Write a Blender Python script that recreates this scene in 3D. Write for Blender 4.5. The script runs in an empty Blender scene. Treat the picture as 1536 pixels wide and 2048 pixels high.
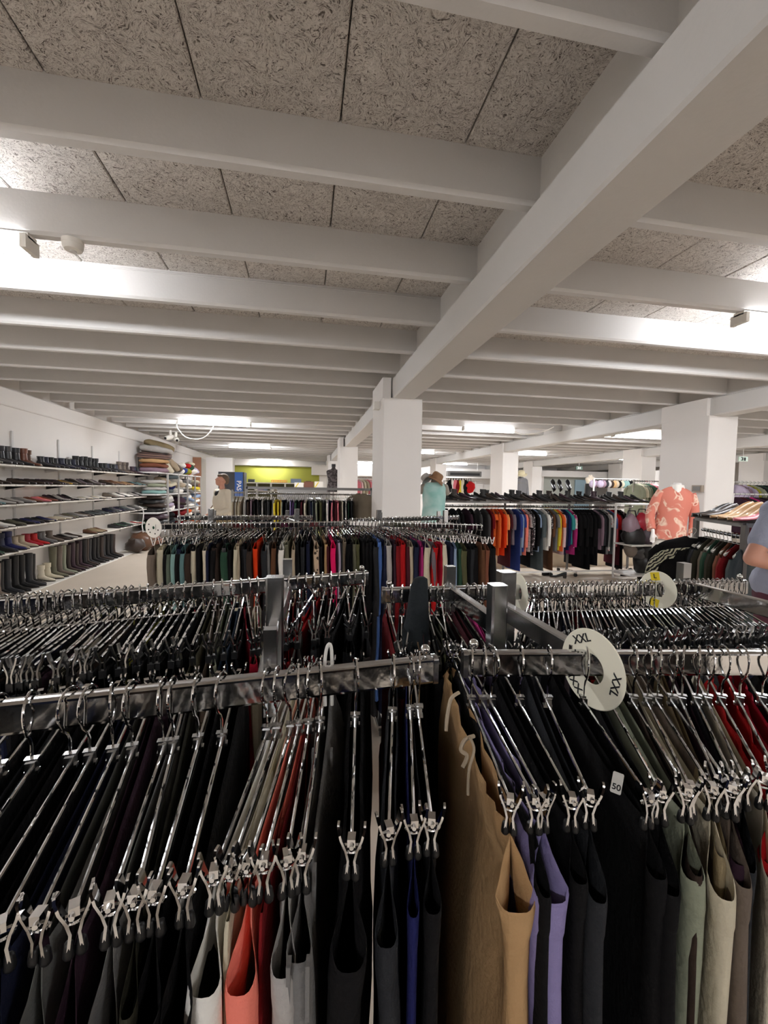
import bpy, math, random
from mathutils import Vector, Matrix, noise
random.seed(7)
# ------------------------------------------------------------------ camera
FPX = 860.0
YAW, PIT, ROL = math.radians(10.40), math.radians(3.19), math.radians(0.94)
def cam_axes():
    f = Vector((math.sin(YAW)*math.cos(PIT), math.cos(YAW)*math.cos(PIT), -math.sin(PIT)))
    r = Vector((math.cos(YAW), -math.sin(YAW), 0)); u = r.cross(f)
    return r*math.cos(ROL)+u*math.sin(ROL), -r*math.sin(ROL)+u*math.cos(ROL), f
CR, CU, CF = cam_axes()
CAM = Vector((0, 0, 1.5))
cd = bpy.data.cameras.new('camera'); cam = bpy.data.objects.new('camera', cd)
bpy.context.scene.collection.objects.link(cam)
cd.sensor_fit = 'HORIZONTAL'; cd.sensor_width = 36; cd.lens = FPX/1536*36
cd.clip_start = 0.02; cd.clip_end = 200
M = Matrix((CR, CU, -CF)).transposed().to_4x4(); M.translation = CAM
cam.matrix_world = M
sc = bpy.context.scene; sc.camera = cam
# ------------------------------------------------------------------ world, exposure
w = bpy.data.worlds.new('world'); sc.world = w; w.use_nodes = True
w.node_tree.nodes['Background'].inputs[0].default_value = (0.8, 0.85, 0.9, 1)
w.node_tree.nodes['Background'].inputs[1].default_value = 0.3
sc.view_settings.view_transform = 'Standard'; sc.view_settings.look = 'None'
sc.view_settings.gamma = 1; sc.view_settings.use_curve_mapping = False
sc.view_settings.exposure = 0.0
TUBE = 140.0        # emission of the fluorescent diffusers
sc.cycles.max_bounces = 7; sc.cycles.diffuse_bounces = 5; sc.cycles.glossy_bounces = 3
# ------------------------------------------------------------------ helpers
COL = sc.collection
def lin(c):
    c = c/255.0
    return c/12.92 if c <= .04045 else ((c+.055)/1.055)**2.4
def rgb(r, g, b): return (lin(r), lin(g), lin(b), 1)
def pray(px, py): return CR*((px-768)/FPX) - CU*((py-1024)/FPX) + CF
def onp(px, py, ax, v):          # the world point of a pixel on a known plane
    d = pray(px, py); t = (v-CAM[ax])/d[ax]
    return CAM + d*t
def mat(name, col=None, rough=.6, metal=0., bump=0., bscale=30., var=0., vscale=4., objcol=False, emit=None, estr=0., spec=.5, sheen=0., alpha=None, trans=0.):
    m = bpy.data.materials.new(name); m.use_nodes = True
    nt = m.node_tree; N = nt.nodes; b = N['Principled BSDF']
    b.inputs['Roughness'].default_value = rough; b.inputs['Metallic'].default_value = metal
    b.inputs['Specular IOR Level'].default_value = spec
    if sheen: b.inputs['Sheen Weight'].default_value = sheen
    if trans: b.inputs['Transmission Weight'].default_value = trans
    src = None
    if objcol:
        src = N.new('ShaderNodeObjectInfo').outputs['Color']
    elif col: b.inputs['Base Color'].default_value = col
    tc = N.new('ShaderNodeTexCoord')
    if var:
        n = N.new('ShaderNodeTexNoise'); n.inputs['Scale'].default_value = vscale; n.inputs['Detail'].default_value = 4
        nt.links.new(tc.outputs['Object'], n.inputs['Vector'])
        mr = N.new('ShaderNodeMapRange'); mr.inputs[3].default_value = 1-var; mr.inputs[4].default_value = 1+var*.6
        nt.links.new(n.outputs['Fac'], mr.inputs[0])
        mx = N.new('ShaderNodeMix'); mx.data_type = 'RGBA'; mx.blend_type = 'MULTIPLY'; mx.inputs[0].default_value = 1
        if src: nt.links.new(src, mx.inputs[6])
        else: mx.inputs[6].default_value = col
        nt.links.new(mr.outputs[0], mx.inputs[7]); src = mx.outputs[2]
    if src: nt.links.new(src, b.inputs['Base Color'])
    if bump:
        n = N.new('ShaderNodeTexNoise'); n.inputs['Scale'].default_value = bscale; n.inputs['Detail'].default_value = 3
        nt.links.new(tc.outputs['Object'], n.inputs['Vector'])
        bp = N.new('ShaderNodeBump'); bp.inputs['Strength'].default_value = bump; bp.inputs['Distance'].default_value = .01
        nt.links.new(n.outputs['Fac'], bp.inputs['Height']); nt.links.new(bp.outputs[0], b.inputs['Normal'])
    if emit:
        b.inputs['Emission Color'].default_value = emit; b.inputs['Emission Strength'].default_value = estr
    return m
def two_tone(name, c1, c2, kind='noise', scale=20., thr=.5, rough=.8, bump=0., c3=None, dist=0., soft=.03):
    """a printed or woven two or three colour cloth, object coordinates"""
    m = mat(name, c1, rough, bump=bump); nt = m.node_tree; N = nt.nodes; b = N['Principled BSDF']
    tc = N.new('ShaderNodeTexCoord')
    if kind == 'noise':
        t = N.new('ShaderNodeTexNoise'); t.inputs['Scale'].default_value = scale; t.inputs['Detail'].default_value = 2; out = t.outputs['Fac']; t.inputs['Distortion'].default_value = dist
    elif kind == 'wave':
        t = N.new('ShaderNodeTexWave'); t.inputs['Scale'].default_value = scale; t.inputs['Distortion'].default_value = dist; t.bands_direction = 'DIAGONAL' if dist > 8 else 'Z'; out = t.outputs['Fac']
    else:
        t = N.new('ShaderNodeTexVoronoi'); t.inputs['Scale'].default_value = scale; out = t.outputs['Distance']
    nt.links.new(tc.outputs['Object'], t.inputs['Vector'])
    r = N.new('ShaderNodeValToRGB'); e = r.color_ramp.elements
    e[0].position = thr-soft; e[0].color = c1; e[1].position = thr+soft; e[1].color = c2
    if c3:
        q = r.color_ramp.elements.new(min(.98, thr+.12)); q.color = c3
    nt.links.new(out, r.inputs[0]); nt.links.new(r.outputs[0], b.inputs['Base Color'])
    return m
WHITE = rgb(226, 221, 216)
def mk_board():
    m = mat('wood_wool', rgb(205, 196, 188), .95); nt = m.node_tree; N = nt.nodes; b = N['Principled BSDF']
    tc = N.new('ShaderNodeTexCoord')
    w1 = N.new('ShaderNodeTexNoise'); w1.inputs['Scale'].default_value = 7; w1.inputs['Detail'].default_value = 3
    vm = N.new('ShaderNodeVectorMath'); vm.operation = 'MULTIPLY_ADD'; vm.inputs[1].default_value = (.35, .35, .35)
    oi = N.new('ShaderNodeNewGeometry')
    nt.links.new(oi.outputs['Position'], w1.inputs['Vector'])
    nt.links.new(w1.outputs['Color'], vm.inputs[0]); nt.links.new(oi.outputs['Position'], vm.inputs[2])
    hs = []
    for sc_ in ((80, 17, 30), (18, 74, 30), (60, 52, 30)):
        mp = N.new('ShaderNodeMapping'); mp.inputs['Scale'].default_value = sc_; mp.inputs['Rotation'].default_value = (0, 0, .5*len(hs)+.3)
        nt.links.new(vm.outputs[0], mp.inputs[0])
        n = N.new('ShaderNodeTexNoise'); n.inputs['Scale'].default_value = 1.0; n.inputs['Detail'].default_value = 2; n.inputs['Distortion'].default_value = .8
        nt.links.new(mp.outputs[0], n.inputs['Vector'])
        s = N.new('ShaderNodeMath'); s.operation = 'SUBTRACT'; s.inputs[1].default_value = .5; nt.links.new(n.outputs['Fac'], s.inputs[0])
        a = N.new('ShaderNodeMath'); a.operation = 'ABSOLUTE'; nt.links.new(s.outputs[0], a.inputs[0]); hs.append(a)
    mn = N.new('ShaderNodeMath'); mn.operation = 'MINIMUM'; nt.links.new(hs[0].outputs[0], mn.inputs[0]); nt.links.new(hs[1].outputs[0], mn.inputs[1])
    mn2 = N.new('ShaderNodeMath'); mn2.operation = 'MINIMUM'; nt.links.new(mn.outputs[0], mn2.inputs[0]); nt.links.new(hs[2].outputs[0], mn2.inputs[1])
    r = N.new('ShaderNodeValToRGB'); e = r.color_ramp.elements
    e[0].position = .0; e[0].color = rgb(224, 219, 213); e[1].position = .10; e[1].color = rgb(98, 89, 83)
    q = e.new(.035); q.color = rgb(200, 193, 186)
    nt.links.new(mn2.outputs[0], r.inputs[0]); nt.links.new(r.outputs[0], b.inputs['Base Color'])
    bp = N.new('ShaderNodeBump'); bp.inputs['Strength'].default_value = .8; bp.inputs['Distance'].default_value = .02; bp.invert = True
    nt.links.new(mn2.outputs[0], bp.inputs['Height']); nt.links.new(bp.outputs[0], b.inputs['Normal'])
    return m
MT = dict(
    wall=mat('wall_paint', rgb(232, 228, 224), .85, var=.05, vscale=1.5),
    joist=mat('joist_paint', rgb(212, 210, 208), .6, bump=.08, bscale=60, var=.04, vscale=3),
    beam=mat('beam_paint', rgb(212, 210, 207), .6, bump=.1, bscale=50, var=.05, vscale=2),
    board=mk_board(),
    floor=mat('linoleum', rgb(212, 199, 183), .45, var=.08, vscale=2.5, spec=.4),
    chrome=mat('chrome', (.56, .56, .56, 1), .09, 1., bump=.03, bscale=40),
    chrome2=mat('worn_chrome', (.46, .46, .46, 1), .20, 1., var=.25, vscale=25),
    chromeb=mat('bright_chrome', (.70, .70, .70, 1), .06, 1.),
    steel=mat('grey_steel', rgb(128, 126, 124), .45, .4),
    white_metal=mat('white_metal', rgb(235, 233, 230), .4),
    rubber=mat('black_rubber', rgb(18, 18, 19), .4),
    dark=mat('dark_plastic', rgb(24, 23, 24), .35),
    whitepl=mat('white_plastic', rgb(228, 224, 216), .4),
    disc=mat('ivory_plastic', rgb(240, 236, 216), .45),
    ink=mat('black_ink', rgb(25, 25, 25), .7),
    yellow=mat('yellow_label', rgb(232, 205, 40), .6),
    tube=mat('lamp_diffuser', rgb(250, 250, 250), .5, emit=(.985, 1, 1.035, 1), estr=TUBE),
    tube_weak=mat('lamp_diffuser_weak', rgb(250, 250, 250), .5, emit=(.985, 1, 1.035, 1), estr=TUBE*.66),
    fabric=mat('fabric', None, .92, objcol=True, var=.18, vscale=14, bump=.25, bscale=140, spec=.15, sheen=.0),
    inner=mat('fabric_inner', None, .95, objcol=True, var=.1, vscale=14, spec=.1),
    leather=mat('leather', None, .38, objcol=True, var=.15, vscale=20, spec=.5),
    plain=mat('plain_paint', None, .6, objcol=True, var=.05, vscale=4),
    sole=mat('shoe_sole', rgb(60, 52, 46), .7),
    green=mat('green_wall', rgb(150, 150, 58), .8),
    skin=mat('skin', rgb(206, 150, 128), .5, bump=.05, bscale=80),
    hair=mat('hair', rgb(104, 84, 68), .7, bump=.6, bscale=90),
    orange_print=two_tone('orange_print', rgb(208, 124, 106), rgb(232, 206, 184), 'noise', 7., .54, c3=rgb(190, 100, 84), dist=.6),
    zebra=two_tone('zebra_cloth', rgb(22, 20, 20), rgb(206, 204, 176), 'wave', 19., .48, dist=8.5),
    leopard=two_tone('leopard_cloth', rgb(60, 45, 35), rgb(190, 165, 140), 'voronoi', 45., .35),
    floral=two_tone('floral_cloth', rgb(40, 36, 40), rgb(205, 195, 195), 'noise', 40., .58),
    floral2=two_tone('light_floral', rgb(225, 220, 215), rgb(196, 60, 80), 'noise', 35., .6),
    stripe=two_tone('striped_cloth', rgb(235, 230, 225), rgb(60, 55, 60), 'wave', 14., .5),
    check=two_tone('checked_cloth', rgb(62, 44, 42), rgb(120, 94, 84), 'wave', 6., .5),
    tweed=two_tone('tweed_cloth', rgb(96, 82, 72), rgb(150, 134, 120), 'voronoi', 160., .3),
    bust=two_tone('bust_floral', rgb(52, 46, 46), rgb(96, 88, 90), 'noise', 16., .52),
    aqua=two_tone('aqua_cloth', rgb(150, 205, 198), rgb(205, 230, 226), 'noise', 6., .5, soft=.2),
)
class MB:
    def __init__(s): s.v = []; s.f = []
    def add(s, vs, fs):
        o = len(s.v); s.v += [tuple(x) for x in vs]; s.f += [tuple(i+o for i in q) for q in fs]; return s
    def box(s, c, d, rz=0.):
        cx, cy, cz = c; hx, hy, hz = d[0]/2, d[1]/2, d[2]/2; ca, sa = math.cos(rz), math.sin(rz); vs = []
        for z in (-hz, hz):
            for x, y in ((-hx, -hy), (hx, -hy), (hx, hy), (-hx, hy)):
                vs.append((cx+x*ca-y*sa, cy+x*sa+y*ca, cz+z))
        return s.add(vs, [(3, 2, 1, 0), (4, 5, 6, 7), (0, 1, 5, 4), (1, 2, 6, 5), (2, 3, 7, 6), (3, 0, 4, 7)])
    def loft(s, rings, caps=True, closed=True):
        n = len(rings[0]); vs = [p for r in rings for p in r]; fs = []
        for i in range(len(rings)-1):
            for j in range(n if closed else n-1):
                k = (j+1) % n
                fs.append((i*n+j, i*n+k, (i+1)*n+k, (i+1)*n+j))
        if caps:
            fs.append(tuple(range(n))[::-1]); fs.append(tuple(range((len(rings)-1)*n, len(rings)*n)))
        return s.add(vs, fs)
    def sweep(s, pts, prof, caps=True):          # prof: list of (a,b) in the frame across the path
        pts = [Vector(p) for p in pts]; rings = []; up = None
        for i, p in enumerate(pts):
            t = (pts[min(i+1, len(pts)-1)]-pts[max(i-1, 0)])
            if t.length < 1e-9: t = Vector((0, 0, 1))
            t.normalize()
            if up is None:
                up = Vector((0, 0, 1)) if abs(t.z) < .9 else Vector((1, 0, 0))
            a = t.cross(up)
            if a.length < 1e-6: a = t.orthogonal()
            a.normalize(); up = a.cross(t).normalized()
            rings.append([p+a*x+up*y for x, y in prof])
        return s.loft(rings, caps)
    def tube(s, pts, r, n=8, caps=True, rs=None):
        if rs is None: return s.sweep(pts, [(r*math.cos(2*math.pi*k/n), r*math.sin(2*math.pi*k/n)) for k in range(n)], caps)
        pts = [Vector(p) for p in pts]; rings = []; up = None
        for i, p in enumerate(pts):
            t = (pts[min(i+1, len(pts)-1)]-pts[max(i-1, 0)]).normalized()
            if up is None: up = Vector((0, 0, 1)) if abs(t.z) < .9 else Vector((1, 0, 0))
            a = t.cross(up).normalized(); up = a.cross(t).normalized()
            rings.append([p+(a*math.cos(2*math.pi*k/n)+up*math.sin(2*math.pi*k/n))*rs[i] for k in range(n)])
        return s.loft(rings, caps)
    def bar(s, p0, p1, wd, ht, ch=0.):           # square tube, w across, h up
        a, b = wd/2, ht/2; c = ch
        prof = [(-a, -b+c), (-a+c, -b), (a-c, -b), (a, -b+c), (a, b-c), (a-c, b), (-a+c, b), (-a, b-c)] if c else [(-a, -b), (a, -b), (a, b), (-a, b)]
        return s.sweep([p0, p1], prof)
    def ell(s, c, r, nu=12, nv=8, rot=None):
        rings = []
        for i in range(nv+1):
            t = math.pi*i/nv; t = min(max(t, .02), math.pi-.02)
            ring = []
            for k in range(nu):
                a = 2*math.pi*k/nu
                p = Vector((r[0]*math.sin(t)*math.cos(a), r[1]*math.sin(t)*math.sin(a), -r[2]*math.cos(t)))
                if rot: p = rot @ p
                ring.append(Vector(c)+p)
            rings.append(ring)
        return s.loft(rings)
    def cap(s, p0, p1, r0, r1, n=12):
        p0, p1 = Vector(p0), Vector(p1); d = (p1-p0); L = d.length; d = d/L if L > 1e-6 else Vector((0, 0, 1))
        pts = []; rs = []
        for k in range(4):
            a = math.pi/2*k/4; pts.append(p0-d*r0*math.cos(a)); rs.append(max(r0*math.sin(a), .0005))
        pts.append(p0); rs.append(r0); pts.append(p1); rs.append(r1)
        for k in range(1, 5):
            a = math.pi/2*k/4; pts.append(p1+d*r1*math.sin(a)); rs.append(max(r1*math.cos(a), .0005))
        t = d; up = Vector((0, 0, 1)) if abs(t.z) < .9 else Vector((1, 0, 0)); a_ = t.cross(up).normalized(); up = a_.cross(t)
        return s.loft([[p+(a_*math.cos(2*math.pi*k/n)+up*math.sin(2*math.pi*k/n))*r for k in range(n)] for p, r in zip(pts, rs)])
    def prism(s, prof, ax, a, b):                # profile in the plane across axis ax
        def P(u, v, t): return {0: (t, u, v), 1: (u, t, v), 2: (u, v, t)}[ax]
        return s.loft([[P(u, v, a) for u, v in prof], [P(u, v, b) for u, v in prof]])
    def mesh(s, name, m=None, smooth=True):
        me = bpy.data.meshes.new(name); me.from_pydata(s.v, [], s.f); me.validate()
        if smooth: me.polygons.foreach_set('use_smooth', [True]*len(me.polygons))
        if m is not None: me.materials.append(MT[m] if isinstance(m, str) else m)
        if smooth:
            try: me.set_sharp_from_angle(angle=math.radians(42))
            except Exception: pass
        me.update(); return me
def obj(name, me, parent=None, loc=(0, 0, 0), rz=0., col=None, scale=None, rot=None):
    o = bpy.data.objects.new(name, me); COL.objects.link(o)
    o.location = loc; o.rotation_euler = rot if rot else (0, 0, rz)
    if scale: o.scale = scale
    if col: o.color = col
    if parent: o.parent = parent
    return o
def empty(name, loc=(0, 0, 0), rz=0.):
    o = bpy.data.objects.new(name, None); COL.objects.link(o); o.location = loc; o.rotation_euler = (0, 0, rz); o.empty_display_size = .05; return o
def tag(o, label, cat, group=None, kind=None):
    if label and len(label.split()) > 16: label = label.replace('from the left', 'from left')
    o['label'] = label; o['category'] = cat
    if group: o['group'] = group
    if kind: o['kind'] = kind
    return o
def struct(name, mb, m, smooth=False, parent=None):
    o = obj(name, mb.mesh(name, m, smooth), parent)
    if parent is None: o['kind'] = 'structure'
    return o
ORD = ['', 'first', 'second', 'third', 'fourth', 'fifth', 'sixth', 'seventh', 'eighth', 'ninth', 'tenth', 'eleventh', 'twelfth', 'thirteenth', 'fourteenth', 'fifteenth', 'sixteenth', 'seventeenth', 'eighteenth', 'nineteenth', 'twentieth']
def ordn(i):
    if i <= 20: return ORD[i]
    t = {2: 'twenty', 3: 'thirty', 4: 'forty'}[i//10]
    return {2: 'twentieth', 3: 'thirtieth', 4: 'fortieth'}[i//10] if i % 10 == 0 else t+'-'+ORD[i % 10]
def name_row(items, place, cat, group, frm='from the left'):
    """items: (object, description, noun) in order; the look first, the count only among look-alikes"""
    out = []; cnt = {}
    for _, d, n in items: cnt[(d, n)] = cnt.get((d, n), 0)+1
    place = place.strip()
    seen = {}
    for o, d, n in items:
        k = (d, n); seen[k] = seen.get(k, 0)+1
        if cnt[k] == 1: s = '%s %s %s' % (d, n, place)
        elif seen[k] == 1: s = 'first %s %s %s %s' % (d, n, frm, place)
        else: s = '%s %s %s %s %s' % (ordn(seen[k]), d, n, frm, place)
        if len(s.split()) > 16: print('LONG', s)
        tag(o, s, cat, group); out.append(s)
    return out
def remesh(name, mb, m, vox, smooth=4, parent=None, col=None, extra=None, loc=(0, 0, 0), rz=0):
    """fuse overlapping volumes into ONE continuous surface"""
    me = mb.mesh(name+'_raw'); t = bpy.data.objects.new('t', me); COL.objects.link(t)
    r = t.modifiers.new('r', 'REMESH'); r.mode = 'VOXEL'; r.voxel_size = vox; r.use_smooth_shade = True
    s = t.modifiers.new('s', 'SMOOTH'); s.factor = .5; s.iterations = smooth
    dg = bpy.context.evaluated_depsgraph_get(); dg.update()
    me2 = bpy.data.meshes.new_from_object(t.evaluated_get(dg)); bpy.data.objects.remove(t)
    if extra: extra(me2)
    me2.materials.clear(); me2.materials.append(MT[m] if isinstance(m, str) else m)
    me2.polygons.foreach_set('use_smooth', [True]*len(me2.polygons))
    return obj(name, me2, parent, loc, rz, col)
PAL = {
 'black': (20, 19, 20), 'charcoal': (44, 45, 48), 'dark grey': (68, 67, 68), 'grey': (122, 120, 118), 'pale grey': (176, 172, 168), 'white': (244, 240, 232),
 'cream': (205, 196, 172), 'ivory': (218, 208, 186), 'beige': (180, 164, 142), 'khaki': (150, 134, 104), 'tan': (184, 148, 106), 'taupe': (110, 98, 88), 'dark brown': (56, 44, 38),
 'brown': (98, 66, 46), 'rust brown': (122, 76, 58), 'navy': (32, 36, 58), 'dark blue': (30, 34, 84), 'denim blue': (72, 88, 110), 'periwinkle blue': (84, 118, 182), 'pale blue': (140, 158, 184), 'blue': (50, 66, 132),
 'teal grey': (96, 128, 130), 'pale teal': (130, 164, 160), 'teal': (54, 140, 142), 'dark green': (46, 74, 58), 'grey green': (94, 104, 92), 'olive': (84, 84, 58), 'olive grey': (104, 102, 84), 'dark olive': (50, 48, 38), 'sage': (142, 146, 126),
 'yellow green': (142, 140, 48), 'yellow': (214, 192, 60), 'mustard': (200, 160, 60), 'orange red': (224, 64, 24), 'orange': (226, 104, 48), 'light orange': (236, 144, 84), 'coral': (250, 138, 120), 'red': (178, 28, 30), 'dark red': (120, 24, 28), 'crimson': (160, 20, 44),
 'burgundy': (74, 28, 36), 'plum': (58, 38, 50), 'purple': (66, 44, 84), 'magenta': (170, 44, 110), 'hot pink': (228, 30, 100), 'pink': (214, 120, 130), 'pale pink': (224, 190, 192), 'mauve': (140, 116, 128), 'mauve grey': (112, 100, 106), 'lilac': (140, 130, 174), 'pale lilac': (176, 164, 184), 'slate': (78, 86, 88), 'fluffy grey': (112, 112, 108)}
def C(n):
    return rgb(*PAL[n])
# ------------------------------------------------------------------ setting
XL, XR, YB, YF = -4.01, 18.2, -5.0, 22.6
ZJ, ZC, ZB = 2.80, 3.01, 2.55
BEAMS = [1.0, 5.40, 9.80, 14.2]           # left faces of the deep beams
BW = .27
mb = MB().box(((XL+XR)/2, (YB+YF)/2, -.05), (XR-XL+.6, YF-YB+.6, .1)); struct('floor', mb, 'floor')
ceil = struct('ceiling', MB().box(((XL+XR)/2, (YB+YF)/2, ZC+.10), (XR-XL+.6, YF-YB+.6, .12)), 'board')
struct('wall_left', MB().box((XL-.1, (YB+YF)/2, 1.265), (.2, YF-YB, 2.53)), 'wall')
struct('wall_left_upper', MB().box((XL-.2, (YB+YF)/2, 2.9), (.2, YF-YB, .26)), 'wall')
struct('beam_left', MB().prism([(XL-.3, 2.531), (XL+.025, 2.531), (XL+.035, 2.545), (XL+.035, 2.755), (XL+.02, 2.77), (XL-.3, 2.77)], 1, YB, YF), 'wall')
struct('wall_right', MB().box((XR+.1, (YB+YF)/2, 1.5), (.2, YF-YB, 3.0)), 'wall')
struct('wall_back', MB().box(((XL+XR)/2, YB-.1, 1.5), (XR-XL+.4, .2, 3.0)), 'wall')
struct('wall_front', MB().box(((XL+XR)/2, YF+.1, 1.5), (XR-XL+.4, .2, 3.0)), 'wall')
# deep beams: web plus a wider lower flange with a small arris
for i, x in enumerate(BEAMS):
    f = [(x, ZB+.012), (x+.012, ZB), (x+BW-.012, ZB), (x+BW, ZB+.012), (x+BW, ZJ-.02), (x+BW-.045, ZJ-.005), (x+BW-.045, ZC+.03), (x+.045, ZC+.03), (x+.045, ZJ-.005), (x, ZJ-.02)]
    struct('beam_deep', MB().prism(f, 1, YB, YF), 'beam')
# joists
bays = [(XL+.0, BEAMS[0]+.045)]+[(BEAMS[i]+BW-.045, (BEAMS[i+1]+.045) if i+1 < len(BEAMS) else XR) for i in range(len(BEAMS))]
JY = [1.917+.738*k for k in range(-4, 28)]
for bi, (x0, x1) in enumerate(bays):
    w_ = .036
    pf = [(-w_, ZC+.03), (-w_, ZJ+.016), (-w_+.014, ZJ), (w_-.014, ZJ), (w_, ZJ+.016), (w_, ZC+.03)]
    me = MB().prism(pf, 0, x0, x1).mesh('ceiling_joist', 'joist', False)
    for y in JY:
        o = obj('ceiling_joist', me, None, (0, y, 0)); o['kind'] = 'structure'
# wood wool boards between the joists, each a part of the ceiling
PW = .547
bm_ = MB().prism([(-PW/2+.003, ZC+.006), (-PW/2+.008, ZC), (PW/2-.008, ZC), (PW/2-.003, ZC+.006), (PW/2-.003, ZC+.04), (-PW/2+.003, ZC+.04)], 1, -.333, .333)
bme = bm_.mesh('board', 'board', False)
for k in range(-1, 6):
    yc = 1.917+.738*k-.369
    for (x0, x1) in bays[:3]:
        n0 = math.ceil((x0-.135+.05)/PW); xs = []
        for n in range(-9, 25):
            xc = .135+PW*(n+.5)
            if xc-PW/2 > x0-.45 and xc+PW/2 < x1+.45: xs.append(xc)
        for xc in xs:
            if k > 3 and xc > 6: continue
            obj('board', bme, ceil, (xc, yc, random.uniform(0, .004)), random.uniform(-.002, .002))
# columns
def column(x, y, wx=.47, wy=.80, ztop=ZB):
    c = .008
    pf = [(x, y+c), (x+c, y), (x+wx-c, y), (x+wx, y+c), (x+wx, y+wy-c), (x+wx-c, y+wy), (x+c, y+wy), (x, y+wy-c)]
    struct('column', MB().prism(pf, 2, 0, ztop+.001), 'wall')
    # the upper stub beside the beam
    struct('column_head', MB().box((x-.0+.045, y+wy*.5+.02, (ZB+2.79)/2), (.10, wy-.04, 2.79-ZB)), 'wall')
for x in (.887, 5.355, 9.75, 14.1):
    for y in (4.98, 11.15, 17.4):
        if x == .887 and y == 11.15: column(x-.02, y)
        else: column(x, y)
# far end: green wall, white returns
struct('wall_green_panel', MB().box((-1.45, YF-.03, 1.25), (4.3, .05, 2.50)), 'green')
struct('trim_1', MB().box((-1.5, YF-.15, 2.66), (5.0, .3, .27)), 'wall')
struct('column_left_far', MB().box((-3.18, 17.3, 1.27), (.95, .5, 2.54)), 'wall')
struct('wall_side_brown', MB().box((-3.86, 16.6, 1.25), (.28, .06, 2.5)), mat('brown_board', rgb(150, 104, 80), .7))
# small trunking boxes at the heads of the columns
tag(obj('junction_box', MB().box((0, 0, 0), (.07, .10, .09)).mesh('junction_box', 'whitepl', False), None, (.85, 5.25, 2.50)), 'small white junction box on top left of the nearest column', 'box')
# ------------------------------------------------------------------ lamps
lamp_i = []
def lamp(x0, x1, y, label, z=2.80, m='tube'):
    L = x1-x0; r = empty('fluorescent_lamp', (x0+L/2, y, z))
    obj('lamp_housing', MB().box((0, 0, -.012), (L, .075, .024)).mesh('lamp_housing', 'whitepl', False), r)
    pf = [(-.05, -.024), (-.055, -.05), (-.04, -.082), (.04, -.082), (.055, -.05), (.05, -.024)]
    obj('diffuser', MB().prism(pf, 0, -L/2+.03, L/2-.03).mesh('diffuser', m, False), r)
    for s in (-1, 1):
        obj('end_cap', MB().box((s*(L/2-.015), 0, -.05), (.03, .118, .07)).mesh('end_cap', 'whitepl', False), r)
    tag(r, label, 'lamp', 'fluorescent ceiling lamps'); return r
lamp(-2.85, -1.43, 2.655, 'white fluorescent lamp on the joist at the left picture edge beside the smoke detector', m='tube_weak')
lamp(3.05, 4.50, 2.655, 'white fluorescent lamp cut by the right picture edge', m='tube_weak')
lamp(-2.53, -1.10, 9.297, 'fluorescent lamp above the linen shelf with a looped cable hanging from its end')
lamp(-2.42, -1.10, 14.463, 'second farther fluorescent lamp in the left bay, above the woman')
lamp(-2.36, -1.10, 21.84, 'farthest fluorescent lamp in front of the green wall')
lamp(3.20, 4.35, 8.559, 'fluorescent lamp right of the nearest column with a cable curling from its end')
lamp(3.20, 4.40, 14.463, 'fluorescent lamp partly behind the right edge of nearest column')
lamp(2.45, 3.45, 21.84, 'fluorescent lamp seen between the nearest and second columns')
lamp(6.70, 8.10, 8.559, 'fluorescent lamp touching left edge of the column behind the orange jacket mannequin')
lamp(7.10, 8.20, 13.725, 'fluorescent lamp above the mannequin with cream hat')
lamp(6.40, 7.90, 20.364, 'far fluorescent lamp above the air conditioner')
lamp(11.0, 12.3, 14.463, 'small far fluorescent lamp left of the bra rack columns')
lamp(11.2, 12.6, 7.083, 'fluorescent lamp right of the column with the small grey box')
lamp(7.0, 8.4, 1.917, 'fluorescent lamp outside the frame at the right')
lamp(-2.60, -1.20, -3.249, 'added unseen fill lamp behind the camera at the left')  # added out of view to brighten the near clothes and ceiling
lamp(3.05, 4.40, -3.249, 'added unseen fill lamp behind the camera at the right')  # second added fill, likewise out of view
# cables, detector, cameras
def wire(name, pts, r, m, label, cat):
    P = [Vector(p) for p in pts]; out = []
    for i in range(len(P)-1):
        p0 = P[max(i-1, 0)]; p1 = P[i]; p2 = P[i+1]; p3 = P[min(i+2, len(P)-1)]
        for k in range(5):
            t = k/5; out.append(.5*((2*p1)+(p2-p0)*t+(2*p0-5*p1+4*p2-p3)*t*t+(3*p1-p0-3*p2+p3)*t**3))
    out.append(P[-1])
    return tag(obj(name, MB().tube(out, r, 6).mesh(name, m)), label, cat)
wire('hanging_cable', [(-2.54, 9.28, 2.74), (-2.50, 9.2, 2.62), (-2.35, 9.15, 2.45), (-2.15, 9.1, 2.40), (-1.98, 9.1, 2.44), (-1.85, 9.1, 2.58), (-1.78, 9.2, 2.79)], .011, 'whitepl', 'white cable hanging in a loop below the lamp over the linen shelf', 'cable')
wire('hanging_cable', [(4.36, 8.55, 2.74), (4.5, 8.5, 2.68), (4.75, 8.4, 2.70), (4.95, 8.3, 2.76), (5.05, 8.2, 2.82)], .010, 'whitepl', 'white cable curling from lamp right of the nearest column', 'cable')
p = onp(137, 482, 2, 2.775)
det = empty('smoke_detector', (p.x, 2.655, 2.80))
obj('detector_base', MB().tube([(0, 0, 0), (0, 0, -.02)], .052, 20).mesh('detector_base', 'whitepl'), det)
obj('detector_body', MB().tube([(0, 0, -.02), (0, 0, -.032), (0, 0, -.05), (0, 0, -.056)], .05, 20, rs=[.050, .050, .042, .022]).mesh('detector_body', 'whitepl'), det)
obj('vent_ring', MB().tube([(0, 0, -.0555), (0, 0, -.060)], .018, 16).mesh('vent_ring', 'joist'), det)
tag(det, 'round white smoke detector under the joist beside the left lamp', 'smoke detector')
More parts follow.
